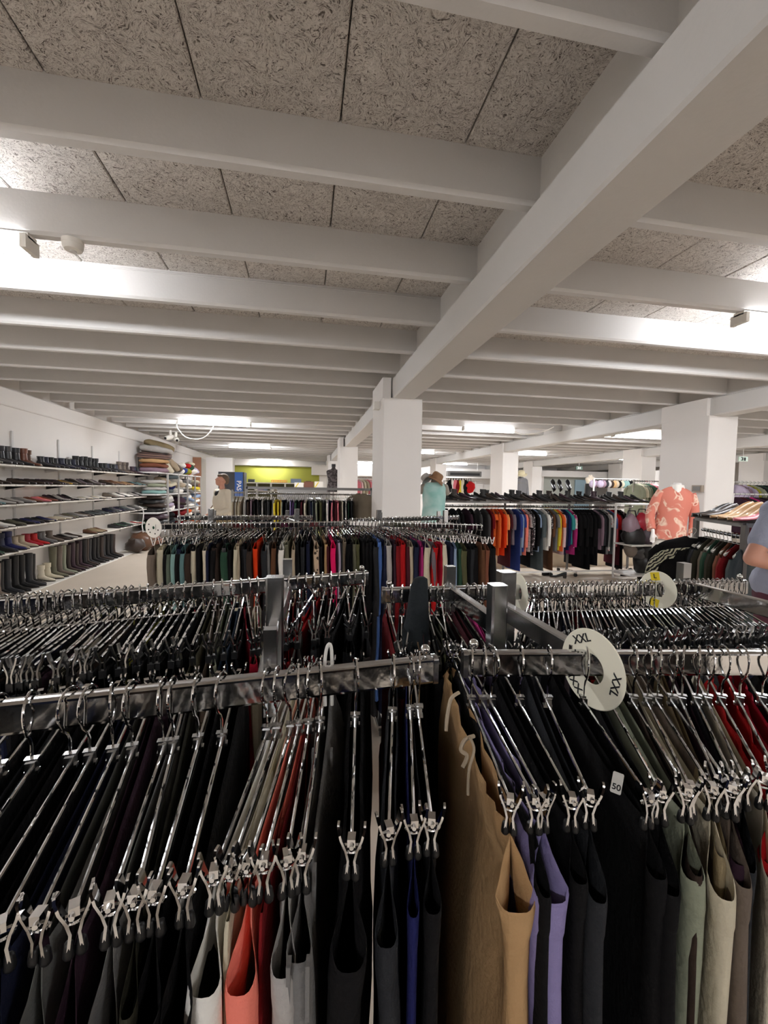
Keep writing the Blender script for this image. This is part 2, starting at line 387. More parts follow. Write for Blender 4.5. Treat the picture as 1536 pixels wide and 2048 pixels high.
# thin white trunking along the third joist with clips
t_ = MB().tube([(x, 2.655-.042, 2.985) for x in (-3.9, 1.0)], .004, 6)
for x in [-3.4+.547*k for k in range(9)]: t_.box((x, 2.655-.044, 2.97), (.008, .012, .05))
tag(obj('ceiling_cable', MB().tube([(x, 3.354, 2.992) for x in (-3.9, 1.0)], .005, 6).mesh('ceiling_cable', 'joist')), 'thin white cable clipped along the top of the fourth joist in the left bay', 'cable')
for i, (px, py, a) in enumerate(((341, 874, -.5), (352, 878, .4))):
    q = onp(px, py, 1, 11.0); r = empty('security_camera', (q.x, q.y, q.z), a)
    obj('mount', MB().tube([(0, 0, .16), (0, 0, .03)], .03, 12).mesh('mount', 'whitepl'), r)
    obj('camera_body', MB().cap((0, .05, .01), (0, -.10, -.03), .06, .055, 14).mesh('camera_body', 'whitepl'), r)
    obj('lens', MB().tube([(0, -.15, -.045), (0, -.165, -.05)], .03, 14).mesh('lens', 'dark'), r)
    tag(r, ['white dome security camera hanging from the joist, left one of two', 'white dome security camera hanging from the joist, right one of two'][i], 'camera')
# exit signs
for i, (px, py, Y) in enumerate(((1486, 918, 9.0), (1158, 936, 16.0))):
    q = onp(px, py, 1, Y); r = empty('exit_sign', q)
    s = .26 if i == 0 else .30
    obj('sign_panel', MB().box((0, 0, 0), (s, .03, s*.45)).mesh('sign_panel', mat('exit_green%d' % i, rgb(196, 214, 200) if i == 0 else rgb(40, 70, 50), .5), False), r)
    b = MB(); b.box((-.03, -.02, .0), (.02, .01, s*.3)); b.box((-.055, -.02, s*.12), (.05, .01, .018)); b.box((-.055, -.02, -s*.12), (.05, .01, .018)); b.box((.02, -.02, -.01), (.015, .01, s*.26)); b.box((.05, -.02, -.01), (.015, .01, s*.26)); b.box((.035, -.02, s*.1), (.045, .01, .016))
    obj('pictogram', b.mesh('pictogram', 'ink' if i == 0 else 'white_metal', False), r)
    obj('rod', MB().tube([(0, 0, s*.22), (0, 0, ZC-q.z+.05)], .008, 6).mesh('rod', 'white_metal'), r)
    tag(r, ['pale green exit sign hanging near the right picture edge', 'small dark exit sign hanging above the far counter'][i], 'sign')
# ------------------------------------------------------------------ far background right
def bx(name, c, d, col, label, cat, m='plain'):
    return tag(obj(name, MB().box((0, 0, 0), d).mesh(name, m, False), None, c, col=col), label, cat)
b = MB()
sw = empty('slat_panel_wall', (5.4, YF-.06, 0)); tag(sw, 'white slat wall panel on the far wall right of nearest column', 'wall panel')
sl = MB().box((0, 0, 0), (8.6, .03, .115)).mesh('slat', 'wall', False)
for k in range(11): obj('slat', sl, sw, (0, 0, 1.12+k*.13))
struct('trim_2', MB().box((9.2, YF-.4, 2.35), (17.8, .6, .5)), 'wall')
q0 = onp(1080, 950, 1, 19.0); q1 = onp(1190, 950, 1, 19.0)
struct('wall_alcove', MB().box(((q0.x+q1.x)/2, 19.0, 1.1), (q1.x-q0.x, .06, 2.2)), mat('grey_green_wall', rgb(176, 180, 172), .8))
struct('trim_3', MB().box(((q0.x+q1.x)/2, 18.6, 2.30), (q1.x-q0.x+2.2, .5, .28)), 'wall')
struct('trim_4', MB().box((q0.x-.25, 18.8, 1.1), (.5, .3, 2.2)), 'wall')
struct('wall_partition', MB().box((12.6, 13.2, 1.1), (.9, .3, 2.35)), 'wall')
bx('door_panel', ((q0.x*.25+q1.x*.75), 18.9, 1.05), (.8, .05, 2.0), rgb(150, 176, 190), 'pale blue door in the far alcove above the shoe rack', 'door')
ac = empty('air_conditioner', (7.6, 20.0, 2.25)); obj('hanger_rods', MB().tube([(-.7, 0, .13), (-.7, 0, .8)], .012, 6).tube([(.7, 0, .13), (.7, 0, .8)], .012, 6).mesh('hanger_rods', 'white_metal'), ac); obj('casing', MB().box((0, 0, 0), (1.7, .3, .26)).mesh('casing', 'steel', False), ac)
obj('grille', MB().box((0, -.16, -.02), (1.5, .02, .12)).mesh('grille', 'dark', False), ac)
tag(ac, 'grey air conditioner high on the far wall below the lamps', 'air conditioner')
bx('sign_board', (9.75, 20.0, 1.1), (.55, .05, 2.2), C('white'), 'white poster panel beside the second right column', 'poster')
bx('red_sign', (9.75, 19.955, 2.14), (.55, .05, .12), C('red'), 'red strip sign on top of the white poster panel', 'sign')
# grey box on column, second smaller box
q = onp(1396, 977, 0, 5.34)
cb = empty('thermostat', (5.355, q.y, q.z)); obj('casing', MB().box((-.02, 0, 0), (.04, .15, .09)).mesh('casing', mat('thermo', rgb(150, 138, 124), .5), False), cb); obj('face', MB().box((-.042, 0, 0), (.006, .11, .06)).mesh('face', 'steel', False), cb)
tag(cb, 'small grey control box on the side of the column behind the orange jacket', 'control box')
q = onp(1440, 1018, 1, 4.97)
tag(obj('switch_box', MB().box((0, 0, 0), (.12, .03, .10)).mesh('switch_box', 'whitepl', False), None, (q.x, 4.965, q.z)), 'beige switch box low on the front of the column above the brown pumps', 'switch')
# ------------------------------------------------------------------ clip hangers
def hook_pts(n=12, r=.0175, cz=-.013, blk=-.060):
    P = [(0, r*math.cos(math.radians(a)), cz+r*math.sin(math.radians(a))) for a in [-35+(235*k/(n-1)) for k in range(n)]]
    return P+[(0, -r*.62, cz-r*1.05), (0, -r*.2, cz-r*1.45), (0, 0, cz-r*1.9), (0, 0, blk)]
HB = .168
hk_hi = MB().tube(hook_pts(), .00135, 7).mesh('hook', 'chromeb')
blk_hi = MB().box((0, 0, -.0655), (.008, .011, .009)).box((0, 0, -.0600), (.011, .007, .003)).box((0, 0, -.0715), (.011, .007, .003)).mesh('block', 'chrome2', False)
bar_hi = MB().tube([(0, -HB-.006, -.0685), (0, HB+.006, -.0685)], .0017, 8).mesh('clip_hanger', 'chromeb')
def clip_mesh(hi=True):
    b = MB()
    for s in (-1, 1):                                      # two bent levers with rounded tops
        P = [(s*.0100, 0, .0150), (s*.0098, 0, .012), (s*.0078, 0, .004), (s*.0042, 0, -.005), (s*.0024, 0, -.013), (s*.0036, 0, -.023)]
        w = [.0022, .0040, .0042, .0034, .0028, .0028] if hi else [.0036]*6
        rings = []
        for p, ww in zip(P, w):
            t = .0009 if hi else .0012
            rings.append([(p[0]-t, -ww, p[2]), (p[0]+t, -ww, p[2]), (p[0]+t, ww, p[2]), (p[0]-t, ww, p[2])])
        b.loft(rings)
    if hi:
        b.tube([(.0068*math.sin(math.radians(a)), 0, -.002-.0065*math.cos(math.radians(a))) for a in range(-80, 81, 16)], .0010, 6)
        b.tube([(-.0055, 0, -.003), (.0055, 0, -.003)], .0022, 8)
        b.box((0, 0, .002), (.006, .008, .006))
    return b
clip_hi = clip_mesh().mesh('clip', 'chromeb')
pad_hi = MB().cap((0, 0, -.021), (0, 0, -.027), .0028, .0036, 10).mesh('pad', 'rubber')
hk_lo = MB().tube(hook_pts(7), .0016, 4).mesh('hook', 'chromeb')
bar_lo = MB().tube([(0, -HB-.006, -.0685), (0, HB+.006, -.0685)], .0019, 5).box((0, 0, -.066), (.009, .009, .012)).mesh('clip_hanger', 'chromeb')
cl = clip_mesh(False); cl.tube([(-.010, 0, -.004), (-.004, 0, -.0115), (.004, 0, -.0115), (.010, 0, -.004)], .0013, 4)
clip_lo = cl.mesh('clip', 'chrome2')
pad_lo = MB().box((0, 0, -.029), (.010, .009, .012)).mesh('pad', 'rubber')
f_ = MB().tube(hook_pts(6), .0022, 4).tube([(0, -HB-.006, -.0685), (0, HB+.006, -.0685)], .0024, 4)
for s in (-1, 1):
    for q in (-1, 1): f_.loft([[(q*.012-.0015, s*HB-.004, -.052), (q*.012+.0015, s*HB-.004, -.052), (q*.012+.0015, s*HB+.004, -.052), (q*.012-.0015, s*HB+.004, -.052)], [(q*.002-.0015, s*HB-.004, -.090), (q*.002+.0015, s*HB-.004, -.090), (q*.002+.0015, s*HB+.004, -.090), (q*.002-.0015, s*HB+.004, -.090)]])
hang_far = f_.mesh('clip_hanger', 'chromeb')
def clip_hanger(x, y, z, rz, lod):
    if lod == 2: return obj('clip_hanger', hang_far, None, (x, y, z), rz)
    hi = lod == 0
    r = obj('clip_hanger', bar_hi if hi else bar_lo, None, (x, y, z), rz)
    obj('hook', hk_hi if hi else hk_lo, r, (0, 0, 0), random.uniform(-.25, .25))
    if hi: obj('block', blk_hi, r)
    for s in (-1, 1):
        c = obj('clip', clip_hi if hi else clip_lo, r, (0, s*HB, -.0685), random.uniform(-.3, .3))
        if hi:
            for q in (-1, 1): obj('pad', pad_hi, c, (q*.0034, 0, 0))
        else: obj('pad', pad_lo, c)
    return r
# ------------------------------------------------------------------ trousers
def trouser_mesh(seed, W=.40, T=.028, L=.98, droop=.035, style='plain', hi=True, skirt=False, flare=0.):
    """returns (body mesh, waistband mesh); local y along the waist, z=0 at the clip line of the rim"""
    n = 64 if hi else 24
    zs = [0, .012, .035, .08, .15, .24, .30, .45, .70, L] if (skirt) else [0, .012, .035, .08, .14, .20, .27, .34, .42]
    def pt(u, z, shrink=0.):
        a = 2*math.pi*u; cs, sn = math.cos(a), math.sin(a)
        yy = math.copysign(abs(cs)**.62, cs)
        wide = W/2+ (.012*min(1, z/.2)) - shrink
        e = max(0., (abs(yy)*W/2-HB)/max(.008, W/2-HB))
        core = abs(yy)*W/2 < HB+.004
        # pinched at the clips near the rim, open at the ends
        dc = abs(abs(yy)*W/2-HB)
        pinch = 1-math.exp(-(dc/.013)**2)*math.exp(-z/.045)*.85
        body = (.30+.70*min(1, e*1.6))*math.exp(-z/.09)+.72*(1-math.exp(-z/.09))
        sx = math.copysign(abs(sn)**.65, sn)
        xx = sx*(T/2)*pinch*body*1.1
        nz = noise.noise(Vector((yy*2.2+seed*7.1, z*4.0, sn*.7+seed)))
        xx += nz*T*.28*min(1, z/.05+.15)
        if style == 'elastic':
            xx += sn*.0028*math.sin(u*2*math.pi*26+seed)*math.exp(-z/.055)
        if xx*sn < 0: xx *= .3
        if flare and yy > -.2: xx *= 1+flare*min(1, (yy+.2)/.8)*min(1, z/.05)
        sag = .006*(1-(min(1, abs(yy)*W/2/HB))**2)
        drop = sag+droop*math.sin(min(1, e)*math.pi/2)**1.1
        zz = -z-drop*math.exp(-z/.25)
        y = yy*wide
        y += math.copysign(.010*math.sin(min(1, z/.3)*math.pi), yy)*noise.noise(Vector((seed*3.3, z*5, yy)))
        return (xx-(shrink*.6*sn), y, zz)
    mb = MB()
    rings = []
    if True:                                        # rolled inner lip gives the cloth its thickness
        for zz in (.06, .02): rings.append([pt(k/n, zz, .0022) for k in range(n)])
        rings.append([tuple(Vector(pt(k/n, 0, .001))+Vector((0, 0, .0012))) for k in range(n)])
    for z in zs: rings.append([pt(k/n, z) for k in range(n)])
    mb.loft(rings, caps=False)
    if not skirt:
        m_ = 16 if hi else 10
        for s in (-1, 1):
            lr = []
            for z in (.35, .42, .50, .6, .78, L):
                f = min(1, (z-.35)/.12); h = .095 if z < .4 else (.085 if style != 'wide' else .10)
                ring = []
                for k in range(m_):
                    a = 2*math.pi*k/m_
                    y = s*(W/4+.004)+math.cos(a)*h
                    x = math.sin(a)*T*.48*(1-.25*(abs(math.cos(a)))**3)+noise.noise(Vector((y*3+seed, z*4, seed)))*T*.35+ s*T*.05
                    ring.append((x, y, -z))
                lr.append(ring)
            mb.loft(lr, caps=False)
    body = mb.mesh('trousers', 'fabric')
    wb = MB(); k_ = []
    for z in (.0015, .004, .028, .034):
        o = .0012 if z in (.004, .028) else .0001
        ring = []
        for k in range(n):
            p = Vector(pt(k/n, z)); a = 2*math.pi*k/n
            ring.append(p+Vector((math.sin(a)*o, math.cos(a)*o*1.0, 0)))
        k_.append(ring)
    wb.loft(k_, caps=False)
    if style == 'jeans':
        for u in (.03, .13, .25, .37, .47, .53, .63, .75, .87, .97):
            p = Vector(pt(u, .018)); a = 2*math.pi*u
            wb.box(p+Vector((math.sin(a)*.0022, math.cos(a)*.0015, 0)), (.003, .008, .040))
    return body, wb.mesh('waistband', 'fabric')
TR = {}
for k in range(4): TR['plain', k] = trouser_mesh(k+1., W=.392+.008*k, T=.030, L=.96+.02*k, droop=.030+.006*k)
TR['elastic', 0] = trouser_mesh(11., W=.400, T=.060, L=.95, droop=.048, style='elastic')
TR['elastic', 1] = trouser_mesh(12., W=.398, T=.048, L=.95, droop=.042, style='elastic')
TR['jeans', 0] = trouser_mesh(14., W=.388, T=.036, L=1.0, droop=.03, style='jeans')
TR['loop', 0] = trouser_mesh(16., W=.390, T=.034, L=.95, droop=.040)
TR['loop', 1] = trouser_mesh(17., W=.394, T=.036, L=.95, droop=.046)
TR['flare', 0] = trouser_mesh(41., W=.390, T=.038, L=.95, droop=.038, flare=1.6)
TR['flare', 1] = trouser_mesh(42., W=.392, T=.038, L=.95, droop=.044, flare=.9)
TR['flare', 2] = trouser_mesh(43., W=.388, T=.036, L=.95, droop=.034, style='jeans', flare=1.9)
TR['short', 0] = trouser_mesh(19., W=.355, T=.030, L=.9, droop=.008)
TR['far', 0] = trouser_mesh(21., W=.38, T=.046, L=.98, droop=.02, hi=False)
TR['far', 1] = trouser_mesh(22., W=.40, T=.050, L=1.0, droop=.03, hi=False)
TR['far', 2] = trouser_mesh(23., W=.37, T=.044, L=.93, droop=.015, hi=False)
TR['far', 3] = trouser_mesh(24., W=.41, T=.050, L=1.02, droop=.04, hi=False)
TR['far', 4] = trouser_mesh(25., W=.39, T=.048, L=.98, droop=.03, style='jeans', hi=False)
SPECIAL = {'houndstooth': 'tweed', 'leopard print': 'leopard', 'fluffy grey': None}
def trousers(x, y, z, rz, key, colname, thick=1., mname=None, wb=True):
    body, band = TR[key]
    o = obj('trousers', body, None, (x, y, z-.0915), rz, scale=(thick, 1, 1))
    o.color = C(colname) if colname in PAL else (1, 1, 1, 1)
    b = None
    if wb:
        b = obj('waistband', band, o); b.color = o.color
    if mname:
        for q in (o, b):
            if q: 
                q.data = q.data.copy(); q.data.materials.clear(); q.data.materials.append(MT[mname])
    return o
# ------------------------------------------------------------------ rails and rack frames
RP = [(-.0050, -.0155), (.0050, -.0155), (.0072, -.0148), (.0078, -.0125), (.0078, .0108), (.0074, .0128), (.0062, .0142), (.0042, .0150), (0, .0152), (-.0042, .0150), (-.0062, .0142), (-.0074, .0128), (-.0078, .0108), (-.0078, -.0125), (-.0072, -.0148)]
def rail_part(p0, p1, parent, ball=(0, 0), m='chrome'):
    d = (Vector(p1)-Vector(p0)).normalized()
    b = MB().sweep([Vector(p0)-Vector((0, 0, .0152)), Vector(p1)-Vector((0, 0, .0152))], RP)
    r = obj('rail', b.mesh('rail', m, False), parent)
    for e, (p, s) in enumerate(((Vector(p0), -1), (Vector(p1), 1))):
        cp = MB().sweep([p+d*s*-.004-Vector((0, 0, .0152)), p+d*s*.002-Vector((0, 0, .0152))], [(a*1.14, b_*1.07) for a, b_ in RP])
        obj('end_cap', cp.mesh('end_cap', 'chrome2'), r)
        if ball[e]:
            q = p-d*s*.012
            obj('ball_stop', MB().tube([q, q+Vector((0, 0, .004))], .002, 8).ell(q+Vector((0, 0, .0085)), (.0062, .0062, .0062), 14, 10).mesh('ball_stop', 'chromeb'), r)
    return r
def post(p, ztop, parent, s=.026, m='chrome2', name='post'):
    b = MB().prism([(p[0]-s/2+.003, p[1]-s/2), (p[0]+s/2-.003, p[1]-s/2), (p[0]+s/2, p[1]-s/2+.003), (p[0]+s/2, p[1]+s/2-.003), (p[0]+s/2-.003, p[1]+s/2), (p[0]-s/2+.003, p[1]+s/2), (p[0]-s/2, p[1]+s/2-.003), (p[0]-s/2, p[1]-s/2+.003)], 2, .06, ztop)
    o = obj(name, b.mesh(name, m, False), parent)
    return o
def arm(p0, p1, parent, s=.022, m='chrome2', h=.03):
    return obj('arm', MB().bar(p0, p1, s*.7, h, .002).mesh('arm', m, False), parent)
def stub(p, parent, up=.045, dn=.05, s=.022):
    b = MB().prism([(p[0]-s/2, p[1]-s/2), (p[0]+s/2, p[1]-s/2), (p[0]+s/2, p[1]+s/2), (p[0]-s/2, p[1]+s/2)], 2, p[2]-dn, p[2]+up)
    return obj('rail_holder', b.mesh('rail_holder', 'chrome2', False), parent)
def feet(parent, pts, z=.03):
    for (a, b) in pts: obj('foot_bar', MB().bar((a[0], a[1], z+.015), (b[0], b[1], z+.015), .04, .03, .003).mesh('foot_bar', 'chrome2', False), parent)
    for (a, b) in pts:
        for q in (a, b): obj('caster', MB().tube([(q[0]-.012, q[1], .022), (q[0]+.012, q[1], .022)], .022, 12).mesh('caster', 'dark'), parent)
ZR = 1.30
def G(px, py, z=ZR): return onp(px, py, 2, z)
A0, A1 = G(0, 1401), G(869, 1311); dA = (A1-A0).normalized(); A0x = A0-dA*.16
B0, B1 = G(928, 1301), G(1536, 1300); dB = (B1-B0).normalized(); B1x = B1+dB*.25
C0, C1 = G(0, 1195), G(733, 1142); dC = (C1-C0).normalized(); C0x = C0-dC*.34
D0, D1 = G(766, 1175), G(1488, 1160)
r = empty('clothes_rack', (-.05, .72, 0)); off = Vector((-.05, .72, 0))
def R_(v): return Vector(v)-off
rail_part(R_(A0x), R_(A1), r, (0, 1)); rail_part(R_(C0x), R_(C1), r, (0, 1))
pA = A0+dA*((-.045-A0.x)/dA.x); pC = C0+dC*((-.038-C0.x)/dC.x)
post(R_((-.048, .72, 0)), 1.352, r, .028)
stub(R_((pA.x+.008, pA.y+.018, 1.285)), r, .058, .04, .014); stub(R_((pC.x, pC.y+.016, 1.285)), r, .052, .04, .02)
arm(R_((pA.x, pA.y+.02, 1.272)), R_((-.048, .71, 1.272)), r); arm(R_((-.045, .73, 1.272)), R_((pC.x, pC.y, 1.272)), r)
feet(r, [(R_((-.048, .45, 0)), R_((-.048, 1.0, 0)))])
tag(r, 'chrome double trouser rack at the near left, its two rails full of dark trousers', 'clothes rack')
rackL = r
off = Vector((.33, .66, 0)); r = empty('clothes_rack', off)
rail_part(R_(B0), R_(B1x), r, (1, 0)); rail_part(R_(D0), R_(D1), r, (1, 1))
post(R_((.298, .625, 0)), 1.352, r, .026); post(R_((.352, .705, 0)), 1.356, r, .028)
pd1 = D0+(D1-D0)*((.298-D0.x)/(D1.x-D0.x)); pd2 = D0+(D1-D0)*((.856-D0.x)/(D1.x-D0.x))
stub(R_((pd1.x, pd1.y+.012, 1.285)), r, .055, .04, .02); stub(R_((pd2.x, pd2.y+.012, 1.285)), r, .055, .04, .02)
arm(R_((.298, .63, 1.285)), R_((.298, pd1.y, 1.285)), r, .022, 'chrome'); arm(R_((.352, .70, 1.285)), R_((.352, B0.y, 1.285)), r, .024)
post(R_((.90, .625, 0)), 1.30, r, .026); arm(R_((.856, .55, 1.285)), R_((.856, pd2.y, 1.285)), r, .022, 'chrome')
arm(R_((.352, .69, 1.20)), R_((.90, .63, 1.20)), r, .022)
feet(r, [(R_((.33, .42, 0)), R_((.33, .95, 0))), (R_((.90, .40, 0)), R_((.90, .95, 0)))])
tag(r, 'chrome double trouser rack at the near right, carrying the ivory size discs', 'clothes rack')
# ------------------------------------------------------------------ near trousers
def rail_at(P0, d, px):
    lo, hi = -1.5, 3.0                       # screen x grows along the rail
    for _ in range(40):
        m_ = (lo+hi)/2; v = P0+d*m_-CAM; sx = 768+FPX*v.dot(CR)/v.dot(CF)
        if sx < px: lo = m_
        else: hi = m_
    return P0+d*lo
def near_hang(P0, d, items, place, grp):
    tro = []; hans = []
    for it in items:
        bpx, cx, cy, colr, key, thick = it[:6]; mn = it[6] if len(it) > 6 else None
        p = rail_at(P0, d, bpx)
        if cx is None: ang = cy
        else:
            c = onp(cx, cy, 2, ZR-.0685); ang = math.atan2(c.x-p.x, -(c.y-p.y))
        # local -y goes towards the camera: rotate by ang
        rz = ang
        z = ZR+.0005
        h = clip_hanger(p.x, p.y, z, rz, 0)
        t = trousers(p.x, p.y, z, rz, key, colr, thick, mn)
        tro.append((t, colr, 'trousers')); hans.append(h)
    if mn is None: pass
    labs = name_row(tro, place, 'trousers', grp)
    for h, l in zip(hans, labs): tag(h, ('hanger holding '+l), 'hanger', 'clip hangers on '+grp.split(' on ')[1])
    return tro
P0, P1, P2, P3 = ('plain', 0), ('plain', 1), ('plain', 2), ('plain', 3)
left = [(-60, None, .20, 'black', P1, .8), (-5, None, .18, 'charcoal', P2, .8), (60, None, .17, 'black', P3, .8),
 (138, 35, 1700, 'black', P0, .8), (177, 90, 1690, 'navy', P1, .8), (223, 150, 1680, 'fluffy grey', ('loop', 1), .9), (262, 205, 1670, 'plum', P2, .7), 
 (325, 258, 1700, 'grey', P3, .9), (345, 288, 1725, 'dark olive', P0, .6), (395, 325, 1735, 'black', P1, .9), (443, 370, 1770, 'black', P2, 1.0),
 (534, 444, 1708, 'white', ('flare', 0), 1.0), (554, 472, 1709, 'cream', ('short', 0), .7), (582, 503, 1711, 'coral', ('flare', 1), 1.0), (597, 540, 1680, 'dark red', ('short', 0), .5), (618, 577, 1700, 'pale grey', ('loop', 0), .95), (641, 607, 1692, 'grey', ('flare', 2), .95),
 (712, None, -.13, 'black', P2, 1.4), (787, 777, 1677, 'charcoal', ('loop', 1), .9), (823, 828, 1649, 'dark blue', P0, .6), (839, 864, 1649, 'black', P0, .9)]
near_hang(A0, dA, left, 'on the nearest rail at left', 'trousers on the nearest rail at left')
right = [(945, 1035, 1640, 'tan', ('elastic', 0), 1.0), (969, 1031, 1530, 'black', P1, .6), (986, 1099, 1625, 'lilac', ('elastic', 1), 1.05), (1043, 1150, 1612, 'black', P0, .9), (1099, 1178, 1590, 'charcoal', P2, .9),
 (1173, 1300, 1600, 'black', P0, 1.), (1225, None, -.42, 'black', P2, .9), (1271, 1378, 1590, 'sage', ('loop', 0), 1.), (1300, None, -.53, 'dark brown', P1, .6), (1320, 1432, 1590, 'cream', P3, 1.), (1350, 1462, 1575, 'taupe', P2, .8),
 (1369, None, -.62, 'khaki', P0, .6), (1399, None, -.64, 'plum', P1, .7), (1421, None, -.66, 'charcoal', P2, .7), (1449, 1530, 1560, 'ivory', P3, .6), (1485, None, -.70, 'red', ('elastic', 0), 1.0), (1530, None, -.70, 'crimson', ('elastic', 1), 1.0), (1590, None, -.7, 'black', P0, 1.)]
near_hang(B0, dB, right, 'on the nearest rail at right', 'trousers on the nearest rail at right')
# ------------------------------------------------------------------ second rails
def rail_row(P0, d, px0, px1, cols, place, grp, lod, ang0=0., jit=.08, tkeys=None, drop=0., tro=True, edge=None):
    T = []; H = []
    n = len(cols)
    for i, cn in enumerate(cols):
        if isinstance(cn, tuple): px, nm, th = (cn+(1.,))[:3]
        else: px = px0+(px1-px0)*i/max(1, n-1); nm = cn; th = 1.
        p = rail_at(P0, d, px)
        rz = ang0+random.uniform(-jit, jit)
        if edge is not None:       # px names the near edge of the garment, not the hook
            v = onp(px, edge, 1, p.y-.18); p = P0+d*((v.x-P0.x)/d.x)
        h = clip_hanger(p.x, p.y, p.z+.0005, rz, lod)
        if tro:
            mn = SPECIAL.get(nm)
            key = ('far', random.randrange(5)) if lod else P0
            t = trousers(p.x, p.y, p.z, rz, key, nm, 1.0*th if lod == 2 else .72*th, mn, wb=(lod < 2))
            T.append((t, nm, 'trousers'))
        H.append(h)
    hg = 'clip hangers '+place
    if tro:
        labs = name_row(T, place, 'trousers', grp)
        for h, l in zip(H, labs): tag(h, 'hanger holding '+l, 'hanger', hg)
    else:
        for h in H: tag(h, 'small chrome clip hanger in the packed row %s' % place, 'hanger', hg)
cs = [(-400, 'black'), (-372, 'charcoal'), (-344, 'black'), (-318, 'black'), (-292, 'dark brown'), (-266, 'black'), (-240, 'black'), (-215, 'black'), (-190, 'charcoal'), (-165, 'black'), (-142, 'black'), (-120, 'dark brown'), (-98, 'black'), (-76, 'navy'), (-54, 'black'), (-34, 'charcoal'), (-14, 'black'), (7, 'plum'), (33, 'ivory'), (50, 'dark olive'), (66, 'black'), (88, 'taupe'), (113, 'dark brown'), (135, 'charcoal'), (153, 'black'), (178, 'black'), (200, 'yellow green', .6), (222, 'black'), (240, 'black'), (262, 'charcoal'), (282, 'black'), (303, 'black'), (328, 'black'), (354, 'olive grey'), (379, 'houndstooth'), (401, 'sage'), (425, 'denim blue'), (449, 'black'), (470, 'crimson'), (492, 'cream'), (515, 'charcoal', .5)]
rail_row(C0, dC, 0, 0, cs, 'on the second rail at left', 'trousers on the second rail at left', 1, .12, .05, edge=1290)
cs = [(580, 'dark red'), (598, 'grey'), (613, 'red'), (628, 'charcoal'), (645, 'black'), (662, 'black'), (680, 'black'), (697, 'charcoal'), (712, 'charcoal'), (728, 'dark grey')]
rail_row(C0, dC, 0, 0, cs, 'right of post on second left rail', 'trousers right of post on second left rail', 1, -.1, .1)
dD = (D1-D0).normalized()
cs = [(785, 'dark red', .6), (805, 'charcoal'), (822, 'charcoal', 1.4), (845, 'black'), (862, 'black'), (876, 'dark olive'), (890, 'olive'), (902, 'black'), (935, 'burgundy'), (950, 'black'), (966, 'magenta', .4), (985, 'black')]
rail_row(D0, dD, 0, 0, cs, 'left of post on second right rail', 'trousers left of post on second right rail', 1, -.2, .1)
pool = ['black', 'charcoal', 'black', 'navy', 'dark grey', 'black', 'dark brown', 'black', 'slate', 'charcoal']
names = [pool[(k*7) % 10] for k in range(46)]
for k, v in {1: 'grey', 4: 'burgundy', 8: 'mauve grey', 12: 'red', 16: 'pale grey', 21: 'dark grey', 26: 'slate', 31: 'charcoal', 36: 'white', 40: 'dark green', 43: 'olive'}.items(): names[k] = v
rail_row(D0, dD, 1052, 1484, names, 'on the second rail at right', 'trousers on the second rail at right', 1, -.55, .05)
# ------------------------------------------------------------------ third rack pair (middle of the shop)
D3a, D3b = G(312, 1047.5), G(683, 1042.5); D3c, D3d = G(688, 1040.5), G(965, 1049.5)
E3a, E3b = G(356, 1031), G(625, 1031); E3c, E3d = G(700, 1037), G(916, 1031)
for (a, b, c, d_, lab, px1) in ((D3a, D3b, E3a, E3b, 'long chrome trouser rack in the middle of the shop, left half', .08), (D3c, D3d, E3c, E3d, 'long chrome trouser rack in the middle of the shop, right half', .5)):
    off = (a+b+c+d_)/4; off.z = 0; r = empty('clothes_rack', off)
    rail_part(R_(a), R_(b), r, (1, 0)); rail_part(R_(c), R_(d_), r, (0, 0))
    for t in (.25, .8):
        p = a+(b-a)*t; q = c+(d_-c)*t; m_ = (p+q)/2
        post(R_((m_.x, m_.y, 0)), 1.36, r, .03); stub(R_((q.x, q.y+.012, 1.285)), r, .05, .04, .024)
        arm(R_((p.x, p.y, 1.27)), R_((q.x, q.y, 1.27)), r); feet(r, [(R_((m_.x, p.y-.05, 0)), R_((m_.x, q.y+.05, 0)))])
    tag(r, lab, 'clothes rack')
def zz(s, x0, k): return [(x0+k*q[0],)+q[1:] for q in s]
S = zz([(15, 'taupe', 1.3), (70, 'cream', 1.5), (100, 'black', .8), (118, 'grey green'), (145, 'pale teal', .8), (170, 'black'), (187, 'navy'), (220, 'teal grey'), (248, 'dark brown'), (268, 'black'), (290, 'cream', .8), (315, 'black'), (340, 'ivory', .8), (372, 'navy'), (395, 'black'), (425, 'dark brown', 1.4), (460, 'dark grey'), (487, 'dark green', 1.2), (515, 'black'), (545, 'cream', .8), (570, 'beige'), (592, 'black'), (618, 'charcoal'), (645, 'dark brown'), (682, 'orange red', 1.2), (722, 'charcoal'), (757, 'grey', 1.2), (790, 'brown'), (822, 'black'), (850, 'white'), (880, 'olive grey', 1.3), (915, 'beige', .6), (945, 'black', 1.3), (985, 'charcoal'), (1020, 'navy'), (1056, 'leopard print'), (1088, 'black'), (1122, 'tan', .8), (1142, 'burgundy', .7), (1170, 'hot pink'), (1192, 'plum', .7), (1212, 'pale lilac'), (1222, 'charcoal', .6)], 300, .3125)
rail_row(D3a, (D3b-D3a).normalized(), 0, 0, S, 'on the third rail, left half', 'trousers on the third rail, left half', 2, 0, .05, edge=1110)
